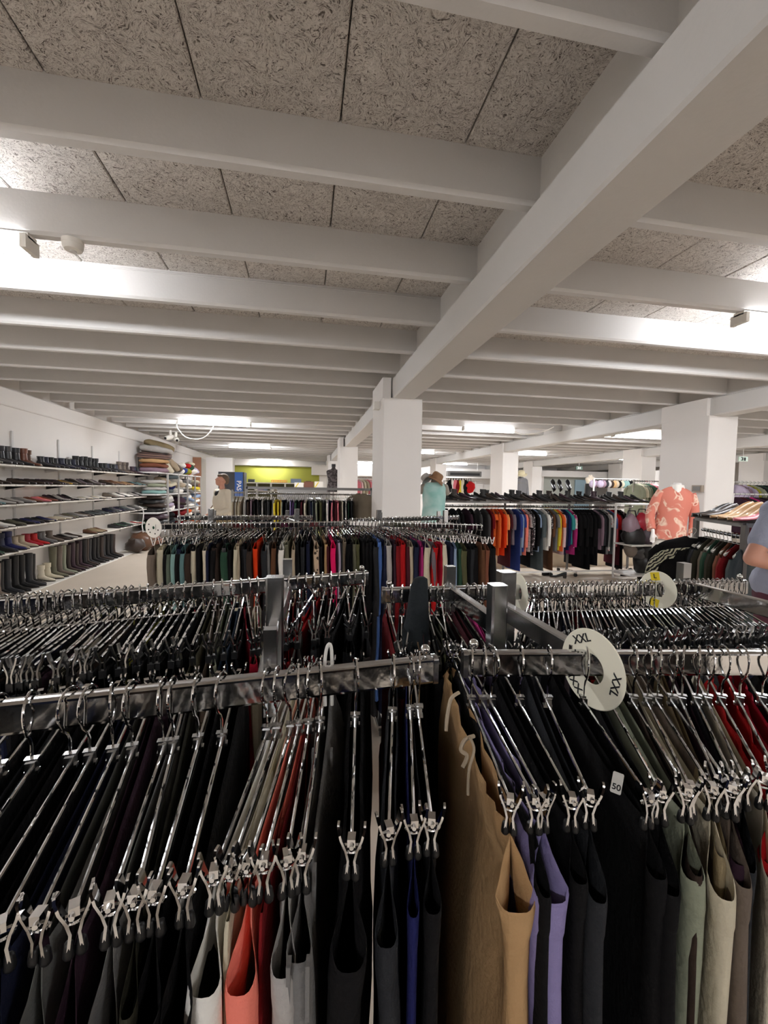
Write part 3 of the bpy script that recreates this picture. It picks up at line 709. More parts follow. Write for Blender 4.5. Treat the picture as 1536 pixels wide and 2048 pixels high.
S = [(690, 'beige'), (697, 'black'), (703, 'black', 1.), (710, 'olive grey'), (717, 'olive'), (725, 'black'), (734, 'black'), (744, 'black'), (752, 'charcoal'), (760, 'periwinkle blue', 1.3), (769, 'navy', .8), (778, 'pale grey', 1.5), (790, 'plum', .8), (800, 'dark red', 1.2), (808, 'red', 1.4), (817, 'burgundy'), (825, 'beige'), (836, 'navy'), (847, 'magenta', .6), (852, 'purple', .8), (859, 'cream', 1.3), (868, 'mauve grey', .8), (875, 'red', 1.1), (883, 'crimson', .9), (892, 'ivory', 1.4), (904, 'navy'), (912, 'pale blue', .6), (920, 'dark green'), (930, 'olive'), (939, 'black'), (947, 'charcoal'), (957, 'black', 1.3), (974, 'brown', 1.), (982, 'rust brown', .8), (992, 'black', 1.6)]
rail_row(D3c, (D3d-D3c).normalized(), 0, 0, S, 'on the third rail, right half', 'trousers on the third rail, right half', 2, 0, .05, edge=1110)
for (a, b, nm, n) in ((E3a, E3b, 'on the fourth rail, left half', 30), (E3c, E3d, 'on the fourth rail, right half', 30)):
    d_ = (b-a).normalized(); L = (b-a).length
    names = [('black', 'navy', 'charcoal', 'dark brown', 'black', 'taupe', 'grey', 'black', 'burgundy', 'dark olive')[(k*3) % 10] for k in range(n)]
    T = []; H = []
    for k, cn in enumerate(names):
        p = a+d_*(L*(k+.5)/n); rz = random.uniform(-.1, .1)
        h = clip_hanger(p.x, p.y, p.z+.0005, rz, 2); t = trousers(p.x, p.y, p.z, rz, ('far', k % 5), cn, .7, None, False)
        T.append((t, cn, 'trousers')); H.append(h)
    labs = name_row(T, nm, 'trousers', 'trousers '+nm)
    for h, l in zip(H, labs): tag(h, 'hanger holding '+l, 'hanger', 'clip hangers '+nm)
# ------------------------------------------------------------------ size discs
def text_part(name, s, size, parent, loc, rot, m='ink'):
    c = bpy.data.curves.new(name, 'FONT'); c.body = s; c.size = size; c.align_x = 'CENTER'; c.align_y = 'CENTER'; c.extrude = .0002; c.offset = size*.018
    c.materials.append(MT[m]); t = bpy.data.objects.new('t', c); COL.objects.link(t); dg = bpy.context.evaluated_depsgraph_get(); dg.update(); me = bpy.data.meshes.new_from_object(t.evaluated_get(dg)); bpy.data.objects.remove(t)
    o = bpy.data.objects.new(name, me); COL.objects.link(o); o.parent = parent; o.location = loc; o.rotation_euler = rot; return o
def disc(p, R, r0, rz, tilt, label, texts=(), dots=False, d=None, m='disc'):
    e = empty('size_disc', p); e.rotation_euler = (0, tilt, rz)
    n = 56; b = MB(); t = .0012
    A = [2*math.pi*k/n for k in range(n)]
    # ring in the local y-z plane, normal along x, hole wraps the rail
    gap = []
    rings = []
    for (x, rr) in ((-t, r0), (-t, R-.001), (0, R), (t, R-.001), (t, r0)):
        rings.append([(x, rr*math.cos(a), rr*math.sin(a)) for a in A])
    b.loft(rings+[rings[0]], caps=False)
    obj('disc_plate', b.mesh('disc_plate', m), e)
    for (s, ang, rad, size, flip, st) in texts:
        c, sn = math.cos(math.radians(ang)), math.sin(math.radians(ang))
        loc = (-t-.0004, rad*c, rad*sn)
        # letters face -x; their up points outwards
        Rm = Matrix.Rotation(math.radians(ang-90), 4, 'X') @ Matrix.Rotation(math.radians(-90), 4, 'Z') @ Matrix.Rotation(math.radians(90), 4, 'X')
        if st:
            q = MB().box((0, 0, 0), (.0006, .020, .018)); o = obj('sticker', q.mesh('sticker', 'yellow', False), e, (-t-.0003, loc[1], loc[2])); o.rotation_euler = (math.radians(ang-90), 0, 0)
            loc = (-t-.0009, loc[1], loc[2])
        text_part('letters', s, size, e, loc, Rm.to_euler())
    if dots:
        for a in (30, 200, 250, 310, 340):
            o = obj('mark', MB().tube([(-t-.0006, 0, 0), (-t, 0, 0)], .004, 8).mesh('mark', 'ink'), e, (0, R*.62*math.cos(math.radians(a)), R*.62*math.sin(math.radians(a))))
    return tag(e, label, 'size disc')
pb = rail_at(B0, dB, 1176)
disc((pb.x, pb.y-.008, ZR-.020), .049, .019, math.radians(11), math.radians(0), 'large ivory size disc marked XXL hanging on the nearest rail at right', [('XXL', 64, .036, .0150, 0, 0), ('XXL', 190, .036, .0150, 0, 0), ('XXL', -48, .036, .0150, 0, 0)])
pb = rail_at(D0, dD, 1316)
disc((pb.x, pb.y, ZR-.018), .042, .016, math.radians(16), 0, 'ivory size disc with yellow L stickers on the second rail at right', [('L', 78, .030, .014, 0, 1), ('L', -80, .030, .014, 0, 1)])
pb = rail_at(D0, dD, 1039)
disc((pb.x, pb.y, ZR-.018), .042, .016, math.radians(-5), 0, 'ivory size disc seen nearly edge on beside the chrome post')
disc((D3a.x-.012, D3a.y, ZR-.02), .052, .008, math.radians(62), 0, 'round white size disc with dark spots at the left end of the third rail', dots=True, m='whitepl')
# paper tag on the black trousers
q = onp(1234, 1566, 2, 1.215)
tg = empty('price_tag', q); tg.rotation_euler = (math.radians(80), math.radians(8), math.radians(-35))
obj('card', MB().prism([(-.004, -.010), (.004, -.010), (.0048, -.009), (.0048, .009), (.004, .010), (-.004, .010), (-.0048, .009), (-.0048, -.009)], 2, -.0003, .0003).mesh('card', 'whitepl', False), tg)
text_part('letters', '50', .008, tg, (0, -.004, .0006), (0, 0, 0)); tag(tg, 'small white price tag reading 50 on black trousers at right', 'tag')
for (px, py, z, s) in ((649, 1320, 1.30, .07), (1424, 1240, 1.27, .03)):
    pass
# ------------------------------------------------------------------ shoes
def shoe_meshes(kind):
    L = .27; S = []
    heel = {'pump': .055, 'boot': .03, 'ankle boot': .025, 'tall boot': .03, 'heel': .08}.get(kind, .012)
    hcol = {'sneaker': .095, 'low shoe': .07, 'pump': .055, 'sandal': .035, 'heel': .05}.get(kind, .085)
    secs = [(0, .020, .75), (.012, .030, .95), (.05, .034, 1.0), (.09, .033, .86), (.13, .034, .66), (.17, .040, .58), (.21, .042, .46), (.245, .034, .36), (.262, .020, .26), (.27, .008, .16)]
    b = MB(); rings = []; n = 12
    def lift(x): return heel*max(0, 1-x/.17)**1.0
    sh = kind in ('ankle boot', 'tall boot', 'boot')
    for x, w, h in secs:
        z0 = .010+lift(x); top = z0+max(.02, hcol*h)
        ring = []
        for k in range(n):
            a = 2*math.pi*k/n-math.pi/2
            y = w*math.cos(a); z = z0+(top-z0)*(.5+.5*math.sin(a))
            z = z0 if math.sin(a) < -.8 else z
            if not sh and .01 < x < .14 and math.sin(a) > .95: z = z0+.012
            ring.append((x, y, z))
        rings.append(ring)
    b.loft(rings)
    if sh:
        H = {'ankle boot': .15, 'boot': .22, 'tall boot': .45}[kind]; rr = []
        for z, cx, rx, ry in ((.05, .055, .05, .034), (.10, .055, .044, .034), (.15 if H > .15 else .14, .052, .042, .036), (H*.7 if H > .2 else .145, .05, .052, .045), (H, .05, .055, .048), (H+.001, .05, .050, .043), (H-.05, .05, .048, .041)):
            rr.append([(cx+rx*math.cos(2*math.pi*k/14), ry*math.sin(2*math.pi*k/14), z+heel) for k in range(14)])
        b.loft(rr, caps=False)
        rr2 = [(.05+.048*math.cos(2*math.pi*k/14), .041*math.sin(2*math.pi*k/14), H-.05+heel) for k in range(14)]
        b.add(rr2, [tuple(range(14))])
    up = b.mesh('shoe', 'leather')
    s = MB(); ol = [(-.003, 0), (.0, .022), (.03, .034), (.10, .032), (.17, .041), (.22, .043), (.255, .03), (.275, .006), (.275, -.006), (.255, -.03), (.22, -.043), (.17, -.041), (.10, -.032), (.03, -.034), (.0, -.022)]
    th = .022 if kind == 'sneaker' else .010
    s.loft([[(x, y, lift(max(x, 0))) for x, y in ol], [(x, y, lift(max(x, 0))+th) for x, y in ol]])
    if heel > .02:
        s.loft([[(.005, -.018, 0), (.05, -.018, 0), (.05, .018, 0), (.005, .018, 0)], [(0, -.026, heel*.8), (.06, -.026, heel*.7), (.06, .026, heel*.7), (0, .026, heel*.8)]] if kind != 'heel' else [[(.012, -.006, 0), (.024, -.006, 0), (.024, .006, 0), (.012, .006, 0)], [(0, -.024, heel), (.05, -.024, heel*.8), (.05, .024, heel*.8), (0, .024, heel)]])
    return up, s.mesh('sole', 'sole', False)
SH = {k: shoe_meshes(k) for k in ('low shoe', 'pump', 'sneaker', 'ankle boot', 'boot', 'tall boot', 'sandal', 'heel')}
def shoe(kind, col, x, y, z, rz=0., s=1., tiltx=0., sole=None):
    nm = {'low shoe': 'shoe', 'heel': 'heeled_shoe'}.get(kind, kind.replace(' ', '_'))
    o = obj(nm, SH[kind][0], None, (x, y, z), col=C(col), scale=(s, s, s), rot=(0, tiltx, rz))
    q = obj('sole', SH[kind][1], o)
    return (o, col, kind)
# ------------------------------------------------------------------ shoe shelves on the left wall
SZ = [1.724, 1.468, 1.212, .917, .592]
SN = ['top', 'second', 'third', 'fourth', 'lowest']
XF = -3.70
cuts = [(4.2, 6.36), (6.375, 8.85), (8.865, 11.52)]
for i, z in enumerate(SZ):
    for j, (a, b) in enumerate(cuts):
        r = empty('wall_shelf', (XL+.15, (a+b)/2, z))
        obj('board', MB().prism([(-.15, -.024), (.155, -.024), (.16, -.019), (.16, -.003), (.157, 0), (-.15, 0)], 1, a-(a+b)/2, b-(a+b)/2).mesh('board', 'whitepl', False), r)
        for y in (a+.3, (a+b)/2, b-.3):
            obj('bracket', MB().prism([(-.14, -.024), (.10, -.024), (.08, -.034), (-.14, -.075)], 1, y-(a+b)/2-.012, y-(a+b)/2+.012).mesh('bracket', 'white_metal' if (i+j) % 2 else 'dark', False), r)
        tag(r, 'white wall shelf board of shoes, %s row, %s' % (SN[i], ['section cut by left edge', 'middle section', 'section by the linens'][j]), 'shelf')
for k, y in enumerate((6.83, 7.97, 9.11, 10.3, 11.35)):
    tag(obj('wall_upright', MB().box((0, 0, 0), (.02, .03, 1.75)).mesh('wall_upright', 'joist', False), None, (XL+.012, y, 1.33)), 'slotted metal upright on the left wall, %s from the left' % ORD[k+1], 'upright')
tag(obj('floor_shelf', MB().prism([(0, 0), (.37, 0), (.375, .008), (.37, .014), (0, .014)], 1, 4.2, 11.6).mesh('floor_shelf', 'whitepl', False), None, (XL, 0, 0)), 'low white floor plinth under the row of tall boots', 'plinth')
def shelf_shoes(z, spec, place, grp):
    it = []
    for (y0, y1, kind, cols, step) in spec:
        y = y0; k = 0
        while y < y1:
            it.append(shoe(kind, cols[k % len(cols)], XL+.07+random.uniform(-.02, .015), y, z+.0005, random.uniform(-.22, .12), random.uniform(.92, 1.0)))
            k += 1; y += step*random.uniform(.92, 1.1)
    name_row(it, place, 'shoe', grp)
shelf_shoes(SZ[0], [(5.9, 6.2, 'low shoe', ['olive grey', 'charcoal'], .13), (6.3, 6.75, 'boot', ['dark grey', 'charcoal'], .14), (6.85, 7.1, 'boot', ['rust brown', 'brown'], .15), (7.25, 8.2, 'ankle boot', ['charcoal', 'navy', 'black'], .13), (8.3, 9.1, 'boot', ['black', 'charcoal'], .135), (9.2, 9.9, 'ankle boot', ['black', 'charcoal', 'navy'], .13), (10.0, 10.5, 'boot', ['taupe', 'dark brown'], .14), (10.7, 11.4, 'ankle boot', ['plum', 'navy', 'charcoal'], .15)], 'on the top wall shelf', 'footwear on the top wall shelf')
shelf_shoes(SZ[1], [(5.9, 6.4, 'low shoe', ['dark brown', 'charcoal', 'dark brown'], .13), (6.6, 7.6, 'low shoe', ['dark brown', 'black', 'plum'], .12), (7.65, 7.9, 'low shoe', ['taupe', 'mustard'], .12), (8.0, 8.9, 'pump', ['black', 'dark brown', 'pale grey', 'mauve grey'], .12), (9.2, 9.7, 'sneaker', ['dark brown', 'brown'], .13), (9.75, 10.4, 'low shoe', ['brown', 'tan', 'brown'], .12), (10.4, 11.0, 'low shoe', ['black', 'charcoal', 'teal grey'], .12), (11.05, 11.4, 'sneaker', ['taupe', 'dark brown'], .13)], 'on the second wall shelf', 'footwear on the second wall shelf')
shelf_shoes(SZ[2], [(5.9, 6.5, 'low shoe', ['dark brown', 'grey', 'teal grey', 'pale grey'], .13), (6.55, 6.85, 'low shoe', ['pale grey', 'grey'], .12), (6.95, 7.4, 'low shoe', ['rust brown', 'pink', 'coral'], .12), (7.4, 7.9, 'pump', ['plum', 'black', 'pale grey'], .12), (8.0, 9.2, 'sandal', ['pale grey', 'white', 'grey', 'cream'], .12), (9.4, 9.65, 'sneaker', ['taupe', 'grey'], .13), (9.75, 10.2, 'sneaker', ['white', 'charcoal', 'white'], .13), (10.6, 11.0, 'sneaker', ['pale grey', 'black'], .14), (11.1, 11.45, 'low shoe', ['black', 'charcoal'], .12)], 'on the third wall shelf', 'footwear on the third wall shelf')
shelf_shoes(SZ[3], [(5.8, 6.7, 'low shoe', ['dark olive', 'olive grey', 'taupe', 'pale grey', 'white'], .13), (6.7, 7.2, 'low shoe', ['black', 'dark blue', 'charcoal'], .12), (7.2, 7.7, 'sandal', ['cream', 'ivory', 'beige'], .12), (7.7, 8.4, 'low shoe', ['pale grey', 'taupe', 'olive grey', 'grey'], .12), (8.4, 9.2, 'low shoe', ['charcoal', 'grey', 'slate'], .12), (9.3, 10.2, 'sneaker', ['navy', 'charcoal', 'slate', 'mauve grey'], .13), (10.2, 11.3, 'sneaker', ['grey', 'pale grey', 'dark grey', 'olive grey'], .13)], 'on the fourth wall shelf', 'footwear on the fourth wall shelf')
shelf_shoes(SZ[4], [(5.75, 5.95, 'ankle boot', ['slate'], .14), (6.0, 6.3, 'boot', ['black', 'dark green'], .14), (6.35, 6.6, 'boot', ['navy', 'dark blue'], .14), (6.65, 6.8, 'ankle boot', ['beige', 'beige'], .13), (6.9, 7.1, 'ankle boot', ['crimson', 'red'], .13), (7.15, 7.5, 'ankle boot', ['dark grey', 'grey', 'taupe'], .13), (7.6, 8.0, 'low shoe', ['dark brown', 'black', 'pale grey'], .12), (8.55, 9.0, 'low shoe', ['brown', 'khaki', 'khaki'], .13), (9.6, 10.3, 'low shoe', ['charcoal', 'black', 'dark green'], .12), (10.4, 10.9, 'sandal', ['white', 'pale grey', 'red'], .14)], 'on the lowest wall shelf', 'footwear on the lowest wall shelf')
shelf_shoes(.014, [(5.65, 6.05, 'tall boot', ['taupe', 'olive grey', 'khaki'], .15), (6.1, 6.3, 'tall boot', ['grey', 'taupe'], .15), (6.35, 7.15, 'tall boot', ['black', 'charcoal', 'black'], .13), (7.25, 7.45, 'boot', ['ivory', 'cream'], .14), (7.55, 7.85, 'tall boot', ['olive grey', 'taupe', 'sage'], .13), (7.95, 8.4, 'tall boot', ['dark brown', 'plum'], .13), (8.45, 9.7, 'tall boot', ['black', 'dark brown', 'charcoal', 'black'], .13)], 'on the floor under the shelves', 'boots on the floor under the wall shelves')
# ------------------------------------------------------------------ soft things
def soft(name, w, d, h, col, seed, m='fabric', bulge=.5, n=14):
    """a pillow or folded cloth: rounded box, lumpy"""
    b = MB(); rings = []
    for i in range(9):
        t = -1+2*i/8; rr = math.sqrt(max(0.02, 1-abs(t)**(3 if bulge < .5 else 2)))
        ring = []
        for k in range(n*2):
            a = 2*math.pi*k/(n*2); c, s = math.cos(a), math.sin(a)
            e = .45
            x = math.copysign(abs(c)**e, c)*w/2*(.80+.2*rr); y = math.copysign(abs(s)**e, s)*d/2*(.80+.2*rr)
            z = t*h/2*(1-.25*bulge*(abs(c*s)*2))
            q = noise.noise(Vector((x*7+seed, y*7, z*9)))
            ring.append((x+q*.012, y+q*.012, z+q*.02*h/.1))
        rings.append(ring)
    b.loft(rings)
    return obj(name, b.mesh(name, m), None, (0, 0, 0), col=C(col) if col else None)
def crumple(name, r, col, seed, m='fabric', z=1.):
    b = MB().ell((0, 0, 0), r, 14, 9)
    b.v = [tuple(Vector(v)*(1+.30*noise.noise(Vector(v)*9+Vector((seed, 0, 0))))) for v in b.v]
    return obj(name, b.mesh(name, m), None, col=C(col) if col else None)
def fold_stack(base, n, w, d, h, cols, noun, place, cat, grp, m='fabric', jit=.02, rz=0, bulge=.3):
    it = []; z = base[2]
    for k in range(n):
        c = cols[k % len(cols)]
        o = soft(noun.replace(' ', '_'), w*random.uniform(.92, 1), d*random.uniform(.92, 1), h, c, random.uniform(0, 90), m, bulge)
        o.location = (base[0]+random.uniform(-jit, jit), base[1]+random.uniform(-jit, jit), z+h/2); o.rotation_euler = (0, 0, rz+random.uniform(-.08, .08)); z += h*.97
        it.append((o, c, noun))
    name_row(it, place, cat, grp, 'from the bottom'); return z
# cube shelf along the wall
CX0, CX1 = -3.98, -3.40
CY = [11.62, 12.56, 13.47, 14.34, 15.1]; CZ = [.38, .82, 1.255, 1.775]
r = empty('cube_shelf', (CX0, 13.3, 0))
def rel(p): return (p[0]-CX0, p[1]-13.3, p[2])
for i, y in enumerate(CY):
    b = MB().bar(rel((CX1, y, 0)), rel((CX1, y, CZ[-1])), .05, .035); b.bar(rel((CX0+.1, y, 0)), rel((CX0+.1, y, CZ[-1])), .05, .035)
    obj('upright', b.mesh('upright', mat('shelf_grey%d' % i, rgb(168, 164, 160), .5), False), r)
for z in CZ:
    obj('shelf', MB().box(rel(((CX0+CX1)/2, (CY[0]+CY[-1])/2-.4, z)), (CX1-CX0, CY[-1]-CY[0]+.8, .03)).mesh('shelf', 'joist', False), r)
tag(r, 'grey metal linen shelving packed with folded textiles behind the shoe shelves', 'shelving')
# heaps on the shelving
fold_stack((-3.62, 11.28, 1.27), 4, .52, .44, .085, ['pale teal', 'pale grey', 'sage', 'pale grey'], 'folded blanket', 'in the end bay of the linen shelving', 'blanket', 'folded blankets in the end bay')
fold_stack((-3.66, 11.3, .84), 4, .55, .5, .10, ['black', 'dark brown', 'charcoal', 'dark brown'], 'leather bag', 'under the folded blankets in the end bay', 'bag', 'dark bags under the blankets', 'leather', .05, bulge=.6)
fold_stack((-3.62, 11.3, .40), 3, .55, .55, .13, ['dark brown', 'black', 'plum'], 'handbag', 'low in the end bay beside the size disc', 'bag', 'dark handbags low in the end bay', 'leather', .05, bulge=.6)
z = fold_stack((-3.62, 11.35, 1.79), 3, .62, .55, .11, ['mauve', 'rust brown', 'tan'], 'cushion', 'in the pile on top of linen shelving', 'cushion', 'cushions on top of the linen shelving', bulge=.7)
for (dy, dz, nm, w_, mt_, col_, lab, rr) in ((-.02, 0, 'cushion', .72, 'check', None, 'dark brown checked cushion on the pile above the blankets', (0.1, .05, .1)), (.12, .14, 'cushion', .74, 'fabric', 'pale grey', 'pale grey cushion lying under the khaki one', (-.1, .12, .2)), (.30, .24, 'cushion', .7, 'fabric', 'khaki', 'khaki cushion topmost in the pile above the blankets', (-.2, .25, .3)), (.75, -.14, 'cushion', .6, 'fabric', 'ivory', 'ivory cushion leaning behind the brown cushion pile', (.0, 1.0, .2)), (1.15, -.1, 'cushion', .6, 'fabric', 'beige', 'beige crumpled quilt right of the cushion pile', (0, .8, .4)), (1.5, -.15, 'cushion', .5, 'fabric', 'taupe', 'taupe rolled blanket beside the beige quilt', (0, .7, .4))):
    o = soft(nm, w_, .55, .15, col_ or 'grey', dy*9, mt_, .7); o.location = (-3.6, 11.35+dy, z+.08+dz); o.rotation_euler = rr; tag(o, lab, 'cushion', 'cushions on top of the linen shelving')
k = 0
for (y, z_, c, s_) in ((13.0, 1.86, 'pale grey', .2), (13.3, 1.88, 'white', .18), (13.65, 1.92, 'blue', .18), (13.6, 2.06, 'white', .15), (13.95, 1.9, 'yellow green', .2), (14.2, 2.07, 'red', .15), (14.45, 2.04, 'dark green', .18), (14.3, 1.88, 'orange red', .15), (14.7, 1.92, 'white', .2), (14.6, 2.15, 'cream', .14), (14.95, 1.95, 'pale lilac', .2)):
    o = crumple('folded_textile', (s_, s_*1.1, s_*.55), c, k*3.7); o.location = (-3.62, y, z_); k += 1
    tag(o, {0: 'pale grey crumpled cloth on top of shelving', 1: 'small white cloth beside grey cloth on shelving top', 2: 'bright blue bag of cloth on shelving top', 3: 'white cloth lying over the blue bag', 4: 'lime crumpled cloth on shelving top', 5: 'red cloth at the peak of the textile heap', 6: 'green cloth at the peak of textile heap', 7: 'orange red cloth under the green one', 8: 'white bundle at the right of textile heap', 9: 'cream scarf on top of the heap right end', 10: 'lilac bundle at the end of the textile heap'}[k-1], 'textile', 'textiles heaped on the linen shelving')
cell_cols = [[['slate', 'dark blue', 'cream', 'beige'], ['white', 'pale grey', 'beige'], ['grey', 'ivory', 'white'], ['cream', 'yellow', 'taupe']],
             [['white', 'pale lilac', 'pale grey'], ['plum', 'dark brown'], ['white', 'pale grey', 'pale blue'], ['pale blue', 'white', 'tan']],
             [['black', 'charcoal', 'black'], ['dark red', 'grey', 'burgundy'], ['orange', 'cream', 'white'], ['white', 'charcoal', 'pale grey']]]
for ri in range(3):
    for ci in range(4):
        it = []; zc = [1.27, .835, .395][ri]; cols = cell_cols[ri][ci]
        for q in range(len(cols)+1):
            c = cols[q % len(cols)]
            o = crumple('folded_textile', (.20, .24, .085), c, ri*31+ci*7+q*3.1) if (q+ci) % 2 else soft('folded_textile', .42, .5, .09, c, q*5+ci, 'fabric', .3)
            o.location = (-3.6+random.uniform(-.03, .05), (CY[ci]+CY[ci+1])/2+random.uniform(-.15, .15), zc+.055+q*.09); o.rotation_euler = (random.uniform(-.2, .2), random.uniform(-.1, .25), random.uniform(-.2, .2)); it.append((o, c, 'textile'))
        name_row(it, 'in %s row of linen shelving, %s bay' % (['top', 'middle', 'lower'][ri], ORD[ci+1]), 'textile', 'folded textiles in the linen shelving', 'from the bottom')
for i, (y, z_, c, s_, lab) in enumerate(((10.1, .30, 'dark brown', (.20, .16, .16), 'dark leather satchel on the floor by the last boots'), (10.5, .34, 'brown', (.26, .24, .2), 'brown leather bag slumped on the floor under the lowest shelf'), (10.95, .18, 'rust brown', (.3, .25, .15), 'tan leather bag lying flat beside the size disc'), (11.1, .52, 'dark green', (.2, .2, .13), 'green striped bundle under the end of lowest shelf'), (11.35, .55, 'yellow', (.12, .13, .09), 'small yellow pouch behind the white size disc'))):
    o = crumple('leather_bag' if i < 3 else 'bundle', s_, c, i*5.1+2, 'leather' if i < 3 else 'fabric'); o.location = (-3.62, y, z_ if i > 2 else s_[2]+.02); tag(o, lab, 'bag')
wire('bag_strap', [(-3.66, 10.45, 1.0), (-3.60, 10.5, .93), (-3.60, 10.52, .75), (-3.62, 10.5, .58), (-3.58, 10.45, .38), (-3.6, 10.5, .28)], .012, 'joist', 'pale strap hanging from the fourth shelf down to the leather bag', 'strap')
# ------------------------------------------------------------------ figures
def face(b, c, s=1., yaw=0.):
    pass
def head_mesh(R=Matrix.Identity(3), c=Vector((0, 0, 0))):
    """fused head in local axes: looks along -y"""
    b = MB()
    def P(x, y, z): return c+R @ Vector((x, y, z))
    b.ell(P(0, .012, .03), (.074, .092, .085), 18, 14, R); b.ell(P(0, -.02, -.03), (.058, .068, .075), 16, 12, R)
    b.ell(P(0, -.045, -.075), (.034, .034, .028), 12, 8, R)                           # chin
    b.cap(P(0, -.088, .012), P(0, -.108, -.018), .009, .013, 8)                       # nose
    for s in (-1, 1):
        b.ell(P(s*.032, -.076, .022), (.017, .013, .010), 8, 6, R)                     # brow
        b.ell(P(s*.078, .012, .0), (.010, .020, .030), 8, 6, R)                       # ear
        b.ell(P(s*.038, -.058, -.025), (.022, .022, .022), 8, 6, R)                   # cheek
    b.ell(P(0, -.086, -.048), (.022, .010, .006), 8, 6, R); b.ell(P(0, -.083, -.058), (.018, .010, .006), 8, 6, R)
    return b
def hand(b, w, d, s=1., curl=.5, side=1):
    """palm and five fingers from wrist w along d"""
    w = Vector(w); d = Vector(d).normalized(); up = Vector((0, 0, 1)) if abs(d.z) < .8 else Vector((0, 1, 0)); a = d.cross(up).normalized(); u = a.cross(d).normalized()
    b.cap(w, w+d*.075*s, .026*s, .034*s)
    for k, (o, L) in enumerate(((-.027, .060), (-.009, .075), (.009, .080), (.027, .072))):
        p0 = w+d*.075*s+a*o*s; p1 = p0+(d-u*curl*.4)*L*.5*s; p2 = p1+(d*.7-u*curl)*L*.45*s
        b.cap(p0, p1, .010*s, .009*s, 8); b.cap(p1, p2, .009*s, .0075*s, 8)
    p0 = w+d*.02*s+a*side*.028*s; p1 = p0+(a*side+d*.9).normalized()*.045*s; b.cap(p0, p1, .013*s, .011*s, 8); b.cap(p1, p1+d*.03*s, .011*s, .009*s, 8)
# woman at the far left
q = onp(444, 975, 1, 8.3); wx, wy = q.x, 8.3
per = empty('person', (wx, wy, 0), math.radians(-50))
b = MB(); Rh = Matrix.Rotation(math.radians(-18), 3, 'X')
b.v, b.f = [], []
hb = head_mesh(Rh, Vector((0, -.02, 1.585))); b.add(hb.v, hb.f)
b.cap((0, .01, 1.38), (0, -.005, 1.52), .052, .048)
b.cap((-.13, .01, 1.38), (.13, .01, 1.38), .05, .05); b.ell((0, 0, 1.22), (.17, .115, .22)); b.ell((0, 0, .98), (.165, .12, .16))
for s in (-1, 1):
    b.cap((s*.175, .01, 1.37), (s*.22, .02, 1.08), .045, .038); b.cap((s*.22, .02, 1.08), (s*.14, -.18, .98), .036, .026); hand(b, (s*.13, -.19, .975), (-s*.7, -.5, -.2), .9, .6, 1)
    b.cap((s*.09, 0, .92), (s*.10, 0, .48), .078, .052); b.cap((s*.10, 0, .48), (s*.10, .01, .09), .05, .036); b.cap((s*.10, .03, .05), (s*.11, -.15, .035), .035, .03)
remesh('body', b, 'skin', .011, 3, per)
b = MB()
b.cap((-.14, .012, 1.375), (.14, .012, 1.375), .064, .064); b.ell((0, .0, 1.20), (.215, .155, .24)); b.ell((0, .0, .99), (.225, .165, .12))
for s in (-1, 1): b.cap((s*.18, .01, 1.37), (s*.245, .03, 1.07), .068, .062); b.cap((s*.245, .03, 1.07), (s*.15, -.17, .985), .060, .045)
remesh('cardigan', b, mat('cream_knit', rgb(226, 216, 198), .95, bump=.5, bscale=60), .014, 3, per)
b = MB().loft([[(-.055, -.125, 1.36), (.055, -.125, 1.36), (.055, -.10, 1.38), (-.055, -.10, 1.38)], [(-.012, -.172, 1.18), (.012, -.172, 1.18), (.012, -.15, 1.18), (-.012, -.15, 1.18)]])
obj('neckline', MB().ell((0, -.085, 1.34), (.06, .055, .07), 12, 8).mesh('neckline', 'dark'), per)
b = MB(); b.ell((0, .0, .90), (.19, .145, .14))
for s in (-1, 1): b.cap((s*.10, 0, .88), (s*.11, 0, .45), .105, .085); b.cap((s*.11, 0, .45), (s*.11, 0, .13), .085, .075)
remesh('trousers', b, mat('khaki_cotton', rgb(158, 138, 104), .9), .016, 3, per)
b = MB(); b.ell((0, .035, 1.635), (.086, .092, .085), 16, 12); b.ell((0, .085, 1.585), (.07, .05, .07), 14, 10); b.ell((.0, .10, 1.63), (.045, .045, .04)); b.ell((0, -.03, 1.675), (.06, .055, .035), 12, 8)
remesh('hair', b, 'hair', .012, 2, per)
obj('strap', MB().bar((.10, .02, 1.46), (-.19, -.16, 1.02), .03, .008).mesh('strap', mat('strap_brown', rgb(120, 96, 72), .7), False), per)
for s in (-1, 1): obj('shoe', SH['sneaker'][0], per, (s*.105, .11, .0), -math.pi/2, C('dark brown'), (.98, .98, 1))
tag(per, 'woman in a cream cardigan and khaki trousers looking down beside the linen shelving', 'person')
# man or woman at the right edge, grey blue T-shirt, elbow out
q = onp(1546, 1100, 1, 2.05); per = empty('person', (q.x+.125, 2.05, 0), math.radians(12))
b = MB(); hb = head_mesh(Matrix.Identity(3), Vector((.02, -.02, 1.63))); b.add(hb.v, hb.f)
b.cap((0, .01, 1.42), (.01, -.005, 1.57), .058, .054); b.cap((-.15, .01, 1.40), (.15, .01, 1.40), .055, .055); b.ell((0, 0, 1.2), (.18, .125, .24)); b.ell((0, 0, .98), (.17, .125, .16))
b.cap((-.18, .0, 1.385), (-.31, .03, 1.135), .050, .046); b.cap((-.31, .03, 1.135), (-.10, -.16, 1.06), .045, .032); hand(b, (-.08, -.18, 1.05), (.8, -.3, -.1), 1., .7, -1)
b.cap((.185, .01, 1.385), (.24, .03, 1.12), .052, .042); b.cap((.24, .03, 1.12), (.14, -.2, 1.02), .040, .030); hand(b, (.13, -.21, 1.02), (-.7, -.4, 0), 1., .7, 1)
for s in (-1, 1):
    b.cap((s*.09, 0, .92), (s*.10, 0, .48), .085, .056); b.cap((s*.10, 0, .48), (s*.10, .01, .09), .054, .038); b.cap((s*.10, .03, .05), (s*.11, -.17, .035), .036, .03)
